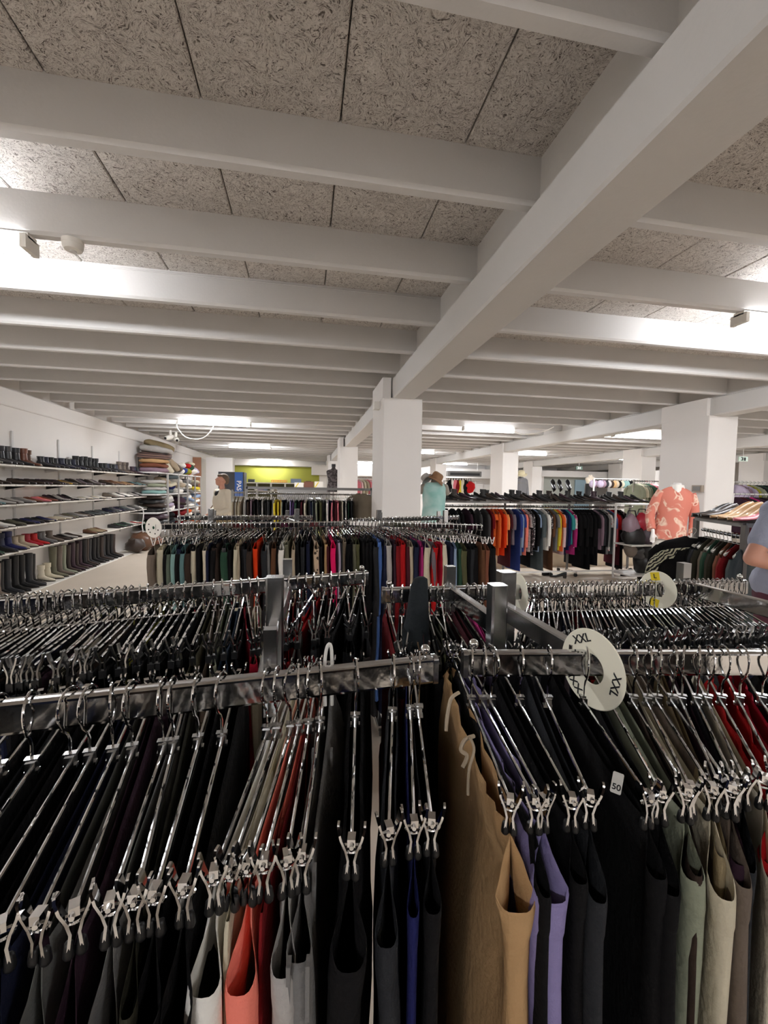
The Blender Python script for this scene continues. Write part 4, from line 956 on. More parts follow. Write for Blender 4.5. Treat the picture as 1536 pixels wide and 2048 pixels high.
remesh('body', b, 'skin', .010, 4, per)
b = MB(); b.cap((-.15, .01, 1.40), (.15, .01, 1.40), .078, .078); b.ell((0, 0, 1.20), (.195, .155, .26)); b.ell((0, 0, .98), (.22, .17, .14)); b.cap((-.16, 0, 1.395), (-.255, .02, 1.235), .070, .066); b.cap((.18, .01, 1.39), (.225, .02, 1.22), .08, .078)
remesh('t_shirt', b, mat('grey_blue_jersey', rgb(158, 164, 184), .95, bump=.3, bscale=120), .012, 3, per)
b = MB(); b.ell((0, 0, .90), (.20, .155, .14))
for s in (-1, 1): b.cap((s*.10, 0, .88), (s*.11, 0, .45), .11, .085); b.cap((s*.11, 0, .45), (s*.11, 0, .10), .085, .07)
remesh('trousers', b, mat('maroon_cotton', rgb(88, 44, 58), .9), .016, 3, per)
b = MB(); b.ell((.02, .015, 1.685), (.090, .108, .078), 16, 12); b.ell((.02, .075, 1.62), (.080, .055, .075), 14, 10)
for s in (-1, 1): obj('shoe', SH['sneaker'][0], per, (s*.105, .12, .0), -math.pi/2, C('navy'), (1.05, 1.1, 1.05))
remesh('hair', b, 'hair', .012, 2, per)
tag(per, 'person in a grey blue T-shirt with bent elbow, cut by the right picture edge', 'person')
# ------------------------------------------------------------------ mannequins
def torso(b, z0, sh=.17, wst=.125, hip=.165, H=.62, dep=.11):
    """a shop bust: z0 = hem level, H up to the neck"""
    prof = [(0, hip, dep), (.10, hip*.99, dep*1.02), (.22, wst*1.05, dep*.86), (.30, wst, dep*.80), (.40, sh*.90, dep*.98), (.48, sh*1.0, dep*1.0), (.54, sh*1.05, dep*.82), (.575, sh*.85, dep*.62), (.60, .07, .06), (.64, .052, .052), (.69, .050, .050)]
    rings = []
    for h, w_, d_ in prof:
        rings.append([(w_*math.cos(2*math.pi*k/24), d_*math.sin(2*math.pi*k/24)*(1.15 if (math.sin(2*math.pi*k/24) < 0 and .36 < h < .5) else 1.), z0+h*H/.60) for k in range(24)])
    b.loft(rings); return b
def stand(parent, ztop):
    obj('stand', MB().tube([(0, 0, .02), (0, 0, ztop)], .014, 10).tube([(0, 0, 0), (0, 0, .02)], .16, 24).mesh('stand', 'chrome'), parent)
def hat(parent, c, col, tilt, s=1., name='hat', seed=0):
    R = Matrix.Rotation(tilt[0], 3, 'X') @ Matrix.Rotation(tilt[1], 3, 'Y'); b = MB(); rings = []
    for (r_, z_) in ((.165, -.035), (.16, -.028), (.135, -.010), (.098, 0), (.094, .05), (.085, .085), (.06, .10), (.005, .104)):
        ring = []
        for k in range(24):
            a = 2*math.pi*k/24; w_ = .012*math.sin(a*3+seed) if r_ > .12 else 0
            ring.append(Vector(c)+R @ Vector((r_*s*math.cos(a), r_*s*math.sin(a), (z_+w_)*s)))
        rings.append(ring)
    b.loft(rings, caps=False); o = obj(name, b.mesh(name, 'fabric'), parent, col=C(col)); return o
# turquoise top with two felt hats
q = onp(868, 1000, 1, 6.5); man = empty('mannequin', (q.x, 6.5, 0), math.radians(-12))
b = MB(); torso(b, .98, .17, .125, .165, .60); b.cap((-.17, 0, 1.53), (-.20, .0, 1.46), .05, .045); b.cap((.17, 0, 1.53), (.20, 0, 1.44), .05, .045)
obj('torso', b.mesh('torso', mat('mannequin_grey', rgb(150, 140, 128), .55)), man); stand(man, 1.0)
b = MB(); rings = []
for h, w_, d_ in ((.90, .205, .15), (1.0, .20, .145), (1.12, .185, .13), (1.24, .175, .12), (1.36, .185, .135), (1.45, .185, .135), (1.52, .19, .115), (1.565, .165, .095), (1.60, .115, .085), (1.59, .105, .08)):
    rings.append([(w_*math.cos(2*math.pi*k/28), d_*math.sin(2*math.pi*k/28)+.004*math.sin(7*k), h+.03*(abs(math.cos(2*math.pi*k/28))**6)*(1 if 1.35 < h < 1.5 else 0)) for k in range(28)])
b.loft(rings, caps=False); obj('sleeveless_top', b.mesh('sleeveless_top', 'aqua'), man)
tag(man, 'mannequin bust in a pale turquoise sleeveless top right of nearest column', 'mannequin')
h1 = hat(None, (q.x+.02, 6.47, 1.665), 'brown', (.3, .5), .95, 'hat', 1); h1.color = rgb(150, 116, 88); tag(h1, 'brown felt hat slumped over the neck of the turquoise mannequin', 'hat')
h2 = hat(None, (q.x-.13, 6.50, 1.66), 'pale grey', (-.5, -.6), .75, 'hat', 2); tag(h2, 'pale grey hat behind the brown hat against the column', 'hat')
# grey jumper with cream hat
q = onp(1042, 960, 1, 12.0); man = empty('mannequin', (q.x, 12.0, 0), math.radians(15))
b = MB(); torso(b, 1.22, .19, .15, .18, .62); obj('torso', b.mesh('torso', 'steel'), man); stand(man, 1.24)
b = MB(); b.ell((0, 0, 1.56), (.20, .14, .36), 20, 14); b.cap((-.16, 0, 1.80), (.16, 0, 1.80), .07, .07)
for s in (-1, 1): b.cap((s*.19, 0, 1.79), (s*.27, .02, 1.52), .062, .055); b.cap((s*.27, .02, 1.52), (s*.25, -.05, 1.25), .055, .042)
remesh('jumper', b, mat('grey_knit', rgb(128, 128, 132), .95, bump=.6, bscale=60), .016, 3, man)
tag(man, 'mannequin in a grey knitted jumper standing behind the long shoe rack', 'mannequin')
o = hat(None, (q.x-.02, 11.95, 1.99), 'ivory', (.25, -.2), 1.05, 'hat', 3); o.color = rgb(236, 226, 192); tag(o, 'cream straw hat on the grey jumper mannequin', 'hat')
# dark floral bust
q = onp(667, 960, 1, 12.6); man = empty('mannequin', (q.x, 12.6, 0)); b = MB(); torso(b, 1.36, .20, .16, .19, .66); obj('torso', b.mesh('torso', 'bust'), man); stand(man, 1.38)
obj('neck_cap', MB().tube([(0, 0, 2.09), (0, 0, 2.17)], .062, 16).mesh('neck_cap', 'dark'), man)
tag(man, 'dark floral dress bust partly behind the second column', 'mannequin')
# small white bust with black lace top
q = onp(1181, 955, 1, 11.0); man = empty('mannequin', (q.x, 11.0, 0)); b = MB(); torso(b, 1.55, .14, .11, .13, .36); obj('torso', b.mesh('torso', mat('bust_cream', rgb(226, 214, 196), .5)), man); stand(man, 1.56)
obj('lace_top', MB().loft([[(.15*math.cos(2*math.pi*k/20), .13*math.sin(2*math.pi*k/20), z_) for k in range(20)] for z_ in (1.38, 1.50, 1.66, 1.72)], caps=False).mesh('lace_top', 'dark'), man)
tag(man, 'small cream bust wearing a black lace top by the bra rail', 'mannequin')
# orange jacket mannequin
q = onp(1352, 1010, 1, 4.72); man = empty('mannequin', (q.x-.20, 4.70, 0), math.radians(-28)); man.rotation_euler = (0, .085, math.radians(-28)); man.scale = (.92, .92, .985)
Wm = mat('mannequin_white', rgb(232, 228, 224), .4)
b = MB(); torso(b, .92, .175, .125, .165, .64, .105)
for s in (-1, 1):
    b.cap((s*.18, 0, 1.50), (s*.25, .02, 1.22), .046, .036); b.cap((s*.25, .02, 1.22), (s*.23, -.10, 1.00), .034, .024); hand(b, (s*.23, -.105, .99), (0, -.15, -1), .9, .3, -s)
    b.cap((s*.085, 0, .95), (s*.10, 0, .50), .075, .05); b.cap((s*.10, 0, .50), (s*.10, .02, .08), .048, .034); b.cap((s*.10, .02, .04), (s*.11, -.14, .03), .032, .026)
remesh('body', b, Wm, .010, 3, man)
b = MB(); rings = []
for h, w_, d_ in ((.93, .215, .165), (1.00, .21, .16), (1.12, .19, .14), (1.24, .18, .13), (1.36, .195, .145), (1.45, .20, .14), (1.53, .20, .11), (1.57, .15, .09), (1.60, .085, .08)):
    rings.append([(w_*math.cos(2*math.pi*k/30)+.008*math.sin(5*k+h*9), d_*math.sin(2*math.pi*k/30)+.006*math.sin(7*k), h) for k in range(30)])
b.loft(rings, caps=False)
jk = obj('jacket', b.mesh('jacket', 'orange_print'), man)
for s in (-1, 1): obj('sleeve', MB().tube([(s*.17, 0, 1.53), (s*.215, .0, 1.42), (s*.262, .02, 1.24), (s*.262, .0, 1.16), (s*.245, -.07, 1.03)], .06, 14, rs=[.062, .066, .062, .060, .055]).mesh('sleeve', 'orange_print'), man)
obj('collar', MB().loft([[(.075*math.cos(2*math.pi*k/18), .07*math.sin(2*math.pi*k/18)-.01, 1.63) for k in range(18)], [(.10*math.cos(2*math.pi*k/18), .10*math.sin(2*math.pi*k/18)-.02, 1.555-.05*(math.sin(2*math.pi*k/18) < -.5)) for k in range(18)]], caps=False).mesh('collar', 'whitepl'), man)
b = MB(); b.ell((0, .0, .92), (.18, .14, .13))
for s in (-1, 1): b.cap((s*.09, 0, .90), (s*.115, 0, .50), .098, .082); b.cap((s*.115, 0, .50), (s*.13, 0, .06), .082, .098)
remesh('trousers', b, mat('white_linen', rgb(226, 222, 216), .9), .014, 3, man)
tag(man, 'white mannequin in an orange printed jacket and white trousers against the column', 'mannequin')
# ------------------------------------------------------------------ tops on hangers
def top_mesh(seed, L=.68, sleeve=.22, W=.46, T=.05):
    b = MB(); rings = []
    for z, hw, t in ((0, .055, .030), (-.015, .085, .034), (-.045, .165, .036), (-.075, .205, .038), (-.12, .215, .045), (-.25, .22, .055), (-.45, .225, .06), (-L, .235, .06)):
        ring = []
        for k in range(20):
            a = 2*math.pi*k/20; y = math.copysign(abs(math.cos(a))**.8, math.cos(a))*hw*W/.46
            x = math.sin(a)*t*T/.05*.5+noise.noise(Vector((y*9+seed, z*5, math.sin(a)*.5)))*.022*min(1, -z*6)
            ring.append((x, y, z-.01*(abs(math.cos(a)) < .5 and z > -.02)))
        rings.append(ring)
    b.loft(rings, caps=False)
    for s in (-1, 1):
        q = W/.46
        P = [(0, s*.185*q, -.085), (.0, s*.225*q, -.15), (.004, s*(.235)*q, -.15-sleeve*.5), (.0, s*.24*q, -.12-sleeve)]
        rings = []
        for i, p in enumerate(P):
            w_ = [.055, .062, .058, .055 if sleeve < .3 else .045][i]
            rings.append([(p[0]+math.sin(2*math.pi*k/10)*.026+noise.noise(Vector((seed, p[2]*9, k)))*.006, p[1]+math.cos(2*math.pi*k/10)*w_*.8, p[2]) for k in range(10)])
        b.loft(rings, caps=False)
    return b.mesh('top', 'fabric')
TOPS = {'short': [top_mesh(1, .66, .2), top_mesh(2, .72, .18), top_mesh(3, .60, .22)], 'long': [top_mesh(4, .70, .50), top_mesh(5, .78, .52)], 'dress': [top_mesh(6, .98, .2), top_mesh(7, 1.05, .35)], 'sleeveless': [top_mesh(8, .62, .06, .40)]}
def wood_hanger_mesh():
    b = MB(); b.tube([(0, .02*math.cos(math.radians(a)), -.014+.02*math.sin(math.radians(a))) for a in range(-30, 211, 30)]+[(0, 0, -.05), (0, 0, -.075)], .0022, 6)
    P = [(0, -.20, -.135), (0, -.12, -.105), (0, -.03, -.078), (0, 0, -.073), (0, .03, -.078), (0, .12, -.105), (0, .20, -.135)]
    return b.sweep(P, [(-.005, -.007), (.005, -.007), (.005, .007), (-.005, .007)])
wh_b = wood_hanger_mesh().mesh('garment_hanger', 'dark'); wh_w = wood_hanger_mesh().mesh('garment_hanger', 'whitepl')
def tops_row(P0, d, specs, place, grp, noun='top', white=False, rzj=.08, rz0=0., edgeY=None, zs=1.):
    T = []; H = []
    for sp in specs:
        px, cn = sp[0], sp[1]; kd = sp[2] if len(sp) > 2 else 'short'; mn = sp[3] if len(sp) > 3 else None; th = sp[4] if len(sp) > 4 else 1.
        if isinstance(px, float): p = P0+d*px
        elif edgeY is not None:
            v = onp(px, edgeY, 1, P0.y-.2); p = P0+d*((v.x-P0.x)/d.x)
        else: p = rail_at(P0, d, px)
        rz = rz0+random.uniform(-rzj, rzj)
        h = obj('garment_hanger', wh_w if white else wh_b, None, (p.x, p.y, p.z), rz)
        me = random.choice(TOPS[kd])
        if mn: me = me.copy(); me.materials.clear(); me.materials.append(MT[mn])
        o = obj({'dress': 'dress', 'sleeveless': 'sleeveless_top'}.get(kd, 'shirt'), me, None, (p.x, p.y, p.z-.066), rz, scale=(th, 1, zs)); o.color = C(cn) if cn in PAL else (1, 1, 1, 1)
        T.append((o, cn, {'dress': 'dress', 'sleeveless': 'vest', 'long': 'long top'}.get(kd, 'shirt'))); H.append(h)
    labs = name_row(T, place, 'garment', grp)
    for h, l in zip(H, labs): tag(h, 'hanger holding %s' % l, 'hanger', 'garment hangers '+place)
# ------------------------------------------------------------------ unseen dark coats added behind the camera to darken the chrome rail reflections
off = Vector((0, -1.12, 0)); r = empty('clothes_rack', off)
obj('rail', MB().tube([R_((-1.5, -1.12, 1.62)), R_((1.5, -1.12, 1.62))], .014, 10).mesh('rail', 'chrome'), r)
for x in (-1.5, 1.5):
    obj('post', MB().bar(R_((x, -1.12, .03)), R_((x, -1.12, 1.64)), .03, .03).mesh('post', 'steel', False), r); obj('foot', MB().bar(R_((x, -1.42, .03)), R_((x, -.82, .03)), .03, .03).mesh('foot', 'steel', False), r)
tag(r, 'added unseen rack of long dark coats for the chrome reflections', 'clothes rack')
tops_row(Vector((-1.5, -1.12, 1.635)), Vector((1, 0, 0)), [(.06+.125*i, ('black', 'charcoal', 'navy', 'black', 'dark brown', 'black')[i % 6], 'dress', None, 2.2) for i in range(24)], 'on the added unseen coat rack', 'coats added for the chrome reflections', rz0=.5, rzj=.2)
# ------------------------------------------------------------------ long rack G with a shoe shelf
gY = 7.0; gx0, gx1 = 2.0, 5.93
off = Vector(((gx0+gx1)/2, gY, 0)); r = empty('garment_rack', off)
for (a, b) in ((gx0, 3.42), (3.44, 4.66), (4.68, gx1)):
    obj('top_shelf', MB().prism([(a-off.x, 1.275), (b-off.x, 1.275), (b-off.x, 1.32), (a-off.x, 1.32)], 1, -.19, .19).mesh('top_shelf', 'steel', False), r)
obj('rail', MB().tube([R_((gx0, gY-.06, 1.225)), R_((gx1, gY-.06, 1.225))], .014, 10).mesh('rail', 'chrome'), r)
obj('rail', MB().tube([R_((gx0, gY+.1, 1.20)), R_((gx1, gY+.1, 1.20))], .012, 10).mesh('rail', 'chrome'), r)
for x in (gx0+.02, 3.43, 4.67, gx1-.02):
    obj('post', MB().bar(R_((x, gY, .07)), R_((x, gY, 1.275)), .03, .03).mesh('post', 'steel', False), r)
    obj('foot', MB().bar(R_((x, gY-.28, .08)), R_((x, gY+.28, .08)), .03, .03).mesh('foot', 'chrome', False), r)
    for dy in (-.26, .26): obj('caster', MB().tube([R_((x-.014, gY+dy, .033)), R_((x+.014, gY+dy, .033))], .033, 12).mesh('caster', 'dark'), r)
obj('lower_bar', MB().bar(R_((gx0, gY-.26, .10)), R_((gx1, gY-.26, .10)), .022, .022).mesh('lower_bar', 'white_metal', False), r)
tag(r, 'long grey garment rack with a shoe shelf on top, right of nearest column', 'clothes rack')
bx('plinth_panel', (4.4, 7.75, .19), (4.6, .04, .38), rgb(240, 226, 200), 'cream low panel standing behind the long garment rack', 'panel')
k = .1953
specs = [(870, 'black'), (884, 'black'), (900, 'black', 'long'), (912, 'charcoal'), (925, 'black', 'long'), (938, 'plum'), (950, 'black', 'long'), (963, 'dark grey'), (975, 'dark grey', 'long'), (984, 'dark red', 'short'), (993, 'orange', 'sleeveless', None, 1.6), (1000, 'orange', 'long'), (1006, 'orange red', 'long'), (1014, 'light orange', 'short', None, 1.3), (1020, 'burgundy', 'dress'), (1028, 'mauve grey', 'short', None, 1.5), (1038, 'blue', 'dress'), (1043, 'pale blue', 'long'), (1048, 'blue', 'short'), (1053, 'coral', 'long'), (1058, 'striped pink', 'short', 'stripe'), (1062, 'black', 'dress'), (1067, 'floral black', 'long', 'floral'), (1072, 'black', 'long'), (1077, 'pale blue', 'short'), (1084, 'slate', 'dress', None, 1.6), (1095, 'white', 'long'), (1102, 'small flowered dark', 'short', 'floral'), (1107, 'brown', 'dress'), (1113, 'grey', 'short'), (1119, 'yellow', 'long'), (1123, 'orange', 'short'), (1128, 'pale pink', 'long'), (1133, 'navy', 'long'), (1138, 'dark blue', 'long'), (1142, 'teal', 'short', None, 1.3), (1147, 'magenta', 'long'), (1151, 'red flowered white', 'short', 'floral2')]
specs += [(1157+5*i, 'black', 'dress' if i % 3 else 'long') for i in range(8)] + [(1199, 'mauve', 'long', None, .6), (1204, 'charcoal', 'long'), (1209, 'black', 'long'), (1214, 'grey', 'long'), (1219, 'flowered white', 'short', 'floral2'), (1223, 'slate', 'long'), (1227, 'periwinkle blue', 'short'), (1230, 'pink', 'long'), (1235, 'red', 'short', None, 1.3), (1241, 'burgundy', 'dress'), (1246, 'black', 'dress'), (1251, 'flowered black', 'long', 'floral')]
tops_row(Vector((gx0, gY-.06, 1.24)), Vector((1, 0, 0)), specs, 'on the long shoe topped rack', 'garments on the long rack', edgeY=1060, rzj=.12, zs=1.0)
# shoes heaped on the shelf
it = []; x = 2.05; kk = 0
while x < 5.85:
    kd = ('pump', 'heel', 'low shoe', 'heel', 'ankle boot', 'pump')[kk % 6]
    it.append(shoe(kd, ('black', 'charcoal', 'black', 'black', 'dark brown', 'black', 'plum')[kk % 7], x, gY-.12+random.uniform(-.04, .02), 1.335, -.45+random.uniform(-.3, .3), 1.0, random.uniform(.0, .16))); kk += 1
    x += .085*random.uniform(.85, 1.2)
name_row(it, 'on the front of the long rack shelf', 'shoe', 'shoes on the shelf of the long rack')
it = []; x = 2.15
while x < 5.8:
    kd = ('heel', 'low shoe', 'pump', 'ankle boot')[kk % 4]
    it.append(shoe(kd, ('black', 'charcoal', 'dark brown')[kk % 3], x, gY+.10, 1.328, -.4+random.uniform(-.3, .3), 1.0, random.uniform(.0, .15))); kk += 1
    x += .15
name_row(it, 'in rear row of long rack shelf', 'shoe', 'shoes in the rear row of the long rack')
for i, (px, c) in enumerate(((1105, 'black'), (1118, 'black'), (1135, 'charcoal'))):
    q = onp(px, 985, 1, gY+.05); o = shoe('heel', c, q.x, gY+.02, 1.47, 1.2, 1., -1.0)[0]; o.name = 'heeled_shoe'; tag(o, ['black stiletto standing tip down on the shoe heap, left', 'black stiletto leaning on the shoe heap beside the first', 'charcoal stiletto leaning on the shoe heap, right one'][i], 'shoe')
# bags hanging in the gap beside rack G
it = []
for i, (px, py, c, s_) in enumerate(((1262, 1050, 'mauve', .16), (1283, 1045, 'crimson', .15), (1268, 1075, 'black', .2), (1290, 1075, 'plum', .19), (1262, 1098, 'taupe', .13), (1278, 1105, 'dark grey', .14), (1295, 1100, 'black', .19), (1300, 1055, 'black', .16), (1285, 1128, 'black', .17))):
    q = onp(px, py, 1, 6.35); o = crumple('handbag', (s_, s_*.7, s_*1.05), c, i*3+1, 'leather'); o.location = q
    obj('handle', MB().tube([(-s_*.6, 0, s_*.8), (-s_*.4, 0, s_*1.5), (s_*.4, 0, s_*1.5), (s_*.6, 0, s_*.8)], .012, 6).mesh('handle', 'dark'), o); it.append((o, c, 'handbag'))
name_row(it, 'in the bag display beside the orange jacket', 'bag', 'handbags beside the long rack')
q = onp(1280, 1110, 1, 6.3); off = Vector((q.x, 6.35, 0)); r = empty('bag_display', off)
for z_ in (.62, .12, 1.30): obj('shelf', MB().box((0, 0, z_), (.62, .42, .02)).mesh('shelf', 'white_metal', False), r)
for sx in (-.3, .3): obj('post', MB().box((sx, .2, .66), (.025, .025, 1.3)).mesh('post', 'white_metal', False), r)
tag(r, 'small white metal display stand full of handbags beside the long rack', 'display stand')
# ------------------------------------------------------------------ rack H, right foreground, heels on top
H0 = onp(1393, 1037, 2, 1.29); H1 = onp(1487, 1050, 2, 1.29); hd = (H1-H0).normalized(); hn = Vector((hd.y, -hd.x, 0)); hn = -hn if hn.x < 0 else hn
off = Vector((H0.x, H0.y, 0)); r = empty('garment_rack', off)
W_ = .42
a0, a1, b0, b1 = H0, H1+hd*.02, H0+hn*W_, H1+hd*.02+hn*W_
for (p, q) in ((a0, a1), (b0, b1), (a0, b0), (a1, b1)): obj('frame_bar', MB().bar(R_(p), R_(q), .028, .028).mesh('frame_bar', 'steel', False), r)
for p in (a0, a1, b0, b1): obj('post', MB().bar(R_((p.x, p.y, .03)), R_((p.x, p.y, 1.29)), .032, .032).mesh('post', 'steel', False), r)
m0, m1 = (a0+b0)/2, (a1+b1)/2
obj('shelf_board', MB().add([tuple(R_(v)+Vector((0, 0, z_))) for z_ in (.0, .014) for v in (a0, a1, b1, b0)], [(3, 2, 1, 0), (4, 5, 6, 7), (0, 1, 5, 4), (1, 2, 6, 5), (2, 3, 7, 6), (3, 0, 4, 7)]).mesh('shelf_board', 'steel', False), r)
hr0 = Vector((a0.x+hn.x*.05, a0.y+hn.y*.05, 1.20)); hr1 = Vector((a1.x+hn.x*.05, a1.y+hn.y*.05, 1.20))
obj('rail', MB().tube([R_(hr0), R_(hr1)], .013, 10).mesh('rail', 'dark'), r)
tag(r, 'grey square tube rack with pumps on top and the zebra top hanging below', 'clothes rack')
L = (hr1-hr0).length; hrz = math.atan2(hd.y, hd.x)
sp = [(L*.05, 'black', 'short'), (L*.12, 'charcoal', 'short'), (L*.18, 'black', 'short'), (L*.25, 'dark olive', 'long'), (L*.33, 'taupe', 'short'), (L*.40, 'dark green', 'long'), (L*.48, 'dark brown', 'long'), (L*.56, 'dark olive', 'long'), (L*.64, 'rust brown', 'short'), (L*.72, 'black', 'long'), (L*.80, 'dark red', 'short'), (L*.9, 'slate', 'long')]
tops_row(Vector((hr0.x, hr0.y, 1.213)), hd, sp, 'on the grey rack below brown pumps', 'garments on the grey rack', white=True, rz0=hrz+.75, rzj=.08)
it = []
for i, (t, kd, c, rz) in enumerate(((.02, 'pump', 'black', 2.7), (.12, 'pump', 'dark brown', 2.8), (.24, 'low shoe', 'dark brown', 2.7), (.42, 'heel', 'tan', 2.75), (.58, 'heel', 'tan', 2.75), (.74, 'heel', 'tan', 2.8), (.9, 'pump', 'pink', 2.7))):
    p = H0+hd*(L*t)+hn*.24; it.append(shoe(kd, c, p.x, p.y, 1.305, rz+.15, 1.1))
for i, (t, kd, c, rz) in enumerate(((.1, 'sneaker', 'pale grey', 2.5), (.35, 'pump', 'pale pink', 2.6), (.65, 'pump', 'brown', 2.6))):
    p = H0+hd*(L*t)+hn*.40; it.append(shoe(kd, c, p.x+.02, p.y, 1.305, rz+.15, 1.1))
name_row(it, 'on top of the grey rack at right', 'shoe', 'shoes on the grey rack')
q = onp(1412, 1028, 1, it[0][0].location.y-.02); tag(obj('price_label', MB().box((0, 0, 0), (.030, .002, .022)).mesh('price_label', 'whitepl', False), None, (it[0][0].location.x-.10, it[0][0].location.y-.055, 1.345), .3), 'white price label on the black pump', 'label')
# ------------------------------------------------------------------ rack F (behind the middle racks)
fy = 6.0; fx0, fx1 = onp(493, 977, 1, fy).x, onp(743, 977, 1, fy).x
off = Vector(((fx0+fx1)/2, fy, 0)); r = empty('garment_rack', off)
obj('top_bar', MB().bar(R_((fx0, fy, 1.475)), R_((fx1+.02, fy, 1.475)), .03, .035).mesh('top_bar', 'steel', False), r)
for x in (fx0, fx1):
    obj('post', MB().bar(R_((x, fy, .05)), R_((x, fy, 1.50)), .03, .03).mesh('post', 'steel', False), r)
    obj('foot', MB().bar(R_((x, fy-.3, .05)), R_((x, fy+.3, .05)), .03, .03).mesh('foot', 'steel', False), r)
obj('rail', MB().tube([R_((fx0, fy, 1.40)), R_((fx1, fy, 1.40))], .012, 10).mesh('rail', 'chrome'), r)
obj('knob', MB().ell(R_((fx1+.04, fy, 1.475)), (.015, .015, .015)).mesh('knob', 'dark'), r)
tag(r, 'dark square tube rack of skirts and trousers in front of the green wall', 'clothes rack')
fc = ['black', 'dark brown', 'mauve', 'black', 'charcoal', 'dark brown', 'black', 'pale grey', 'black', 'charcoal', 'dark grey', 'grey', 'pale grey', 'yellow', 'yellow', 'mustard', 'sage', 'navy', 'charcoal', 'black', 'lilac', 'purple', 'dark grey', 'dark green', 'black', 'black', 'burgundy', 'mauve', 'ivory', 'charcoal', 'slate', 'navy', 'dark grey', 'sage', 'olive', 'dark olive', 'black', 'slate', 'white', 'pale lilac', 'navy', 'pink', 'burgundy', 'pink', 'dark brown', 'ivory', 'black', 'white', 'black', 'dark green', 'charcoal', 'black']
T = []; H = []
for i, c in enumerate(fc):
    x = fx0+.04+(fx1-fx0-.32)*i/(len(fc)-1); rz = random.uniform(-.15, .15)
    h = clip_hanger(x, fy, 1.412, rz, 2); t = trousers(x, fy, 1.412, rz, ('far', i % 5), c, .8, None, False); T.append((t, c, 'trousers')); H.append(h)
labs = name_row(T, 'on the dark square tube rack', 'trousers', 'trousers on the dark square tube rack')
for h, l in zip(H, labs): tag(h, 'hanger holding '+l, 'hanger', 'clip hangers on the dark square tube rack')
me = top_mesh(31, .80, .50, .5, .16)
o = obj('coat', me, None, (fx1-.15, fy-.02, 1.42), .9); o.color = rgb(112, 102, 88); tag(o, 'olive brown coat hanging at the right end of the dark rack', 'coat', None)
# short rack with white hangers beside the woman
sy = 6.6; s0 = onp(466, 985, 1, sy); s1 = onp(491, 985, 1, sy); off = Vector(((s0.x+s1.x)/2, sy, 0)); r = empty('garment_rack', off)
obj('rail', MB().tube([R_((s0.x-.02, sy, s0.z)), R_((s1.x+.02, sy, s0.z))], .012, 8).mesh('rail', 'chrome'), r)
for x in (s0.x-.01, s1.x+.01): obj('post', MB().bar(R_((x, sy, .03)), R_((x, sy, s0.z+.04)), .025, .025).mesh('post', 'steel', False), r)
tag(r, 'short rack of cream tops on white hangers beside the woman', 'clothes rack')
tops_row(Vector((s0.x, sy, s0.z+.012)), Vector((1, 0, 0)), [(.01+.023*i, ('ivory', 'beige', 'pale grey', 'beige', 'cream', 'ivory', 'beige', 'pale grey')[i], 'short', None, .5) for i in range(8)], 'on the short rack beside the woman', 'cream tops beside the woman', white=True)
# ------------------------------------------------------------------ fitting room box with banner
q = onp(462, 960, 1, 14.0); fr = empty('fitting_room', (q.x, 14.0, 0), 0)
obj('panel', MB().box((0, 0, .96), (.74, .04, 1.92)).mesh('panel', mat('anthracite', rgb(62, 64, 68), .7), False), fr)
obj('side_panel', MB().box((.37, .30, .96), (.04, .6, 1.92)).mesh('side_panel', mat('anthracite2', rgb(74, 76, 74), .7), False), fr)
obj('banner', MB().box((.235, -.026, 1.0), (.24, .008, 1.84)).mesh('banner', mat('banner_blue', rgb(46, 92, 168), .6), False), fr)
text_part('letters', 'PAS', .19, fr, (.235, -.032, 1.50), (math.radians(90), math.radians(90), 0), 'white_metal')
tag(fr, 'dark fitting room box with a blue banner lettered PAS behind the woman', 'fitting room')
# ------------------------------------------------------------------ green wall shelf and the things on it
gy = 21.6; q0 = onp(486, 964, 1, gy); q1 = onp(625, 964, 1, gy); off = Vector(((q0.x+q1.x)/2, gy, 0)); r = empty('white_cubby_shelf', off); LL = q1.x-q0.x; zt = q0.z
obj('top_board', MB().box((0, 0, zt-.03), (LL, .4, .05)).mesh('top_board', 'whitepl', False), r)
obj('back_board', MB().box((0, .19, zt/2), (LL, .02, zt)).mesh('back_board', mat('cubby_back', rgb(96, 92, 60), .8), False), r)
for i in range(6): obj('divider', MB().box((-LL/2+LL*i/5, 0, zt/2), (.07, .38, zt-.05)).mesh('divider', 'whitepl', False), r)
obj('shelf', MB().box((0, 0, zt-.42), (LL, .38, .04)).mesh('shelf', 'whitepl', False), r)
tag(r, 'white cubby shelf along the green wall', 'shelf')
k = 0
for (px, py, w_, h_, c, lab) in ((503, 960, .30, .14, 'slate', 'grey box at the left end of cubby shelf'), (592, 959, .50, .20, 'pale blue', 'white and blue carton on the cubby shelf'), (617, 961, .26, .10, 'black', 'black hat shape on the cubby shelf right end')):
    q = onp(px, py, 1, gy-.05); o = bx('carton' if c != 'black' else 'hat', (q.x, q.y, zt+h_/2), (w_, .25, h_), C(c), lab, 'box')
b = MB()
for i in range(7):
    q = onp(545+4.5*i, 958, 1, gy-.1)
    o = obj('toy_ring', MB().tube([(.05*math.cos(a*math.pi/6), 0, .055*math.sin(a*math.pi/6)) for a in range(13)], .014, 6).mesh('toy_ring', 'plain') if i == 0 else tr_me, None, (q.x, q.y, zt+.07), col=C('orange')); tr_me = o.data
    b.v.append(o)
name_row([(o, 'small orange', 'ring') for o in b.v], 'of the row on the cubby shelf', 'ring', 'orange rings on the cubby shelf')
it = []
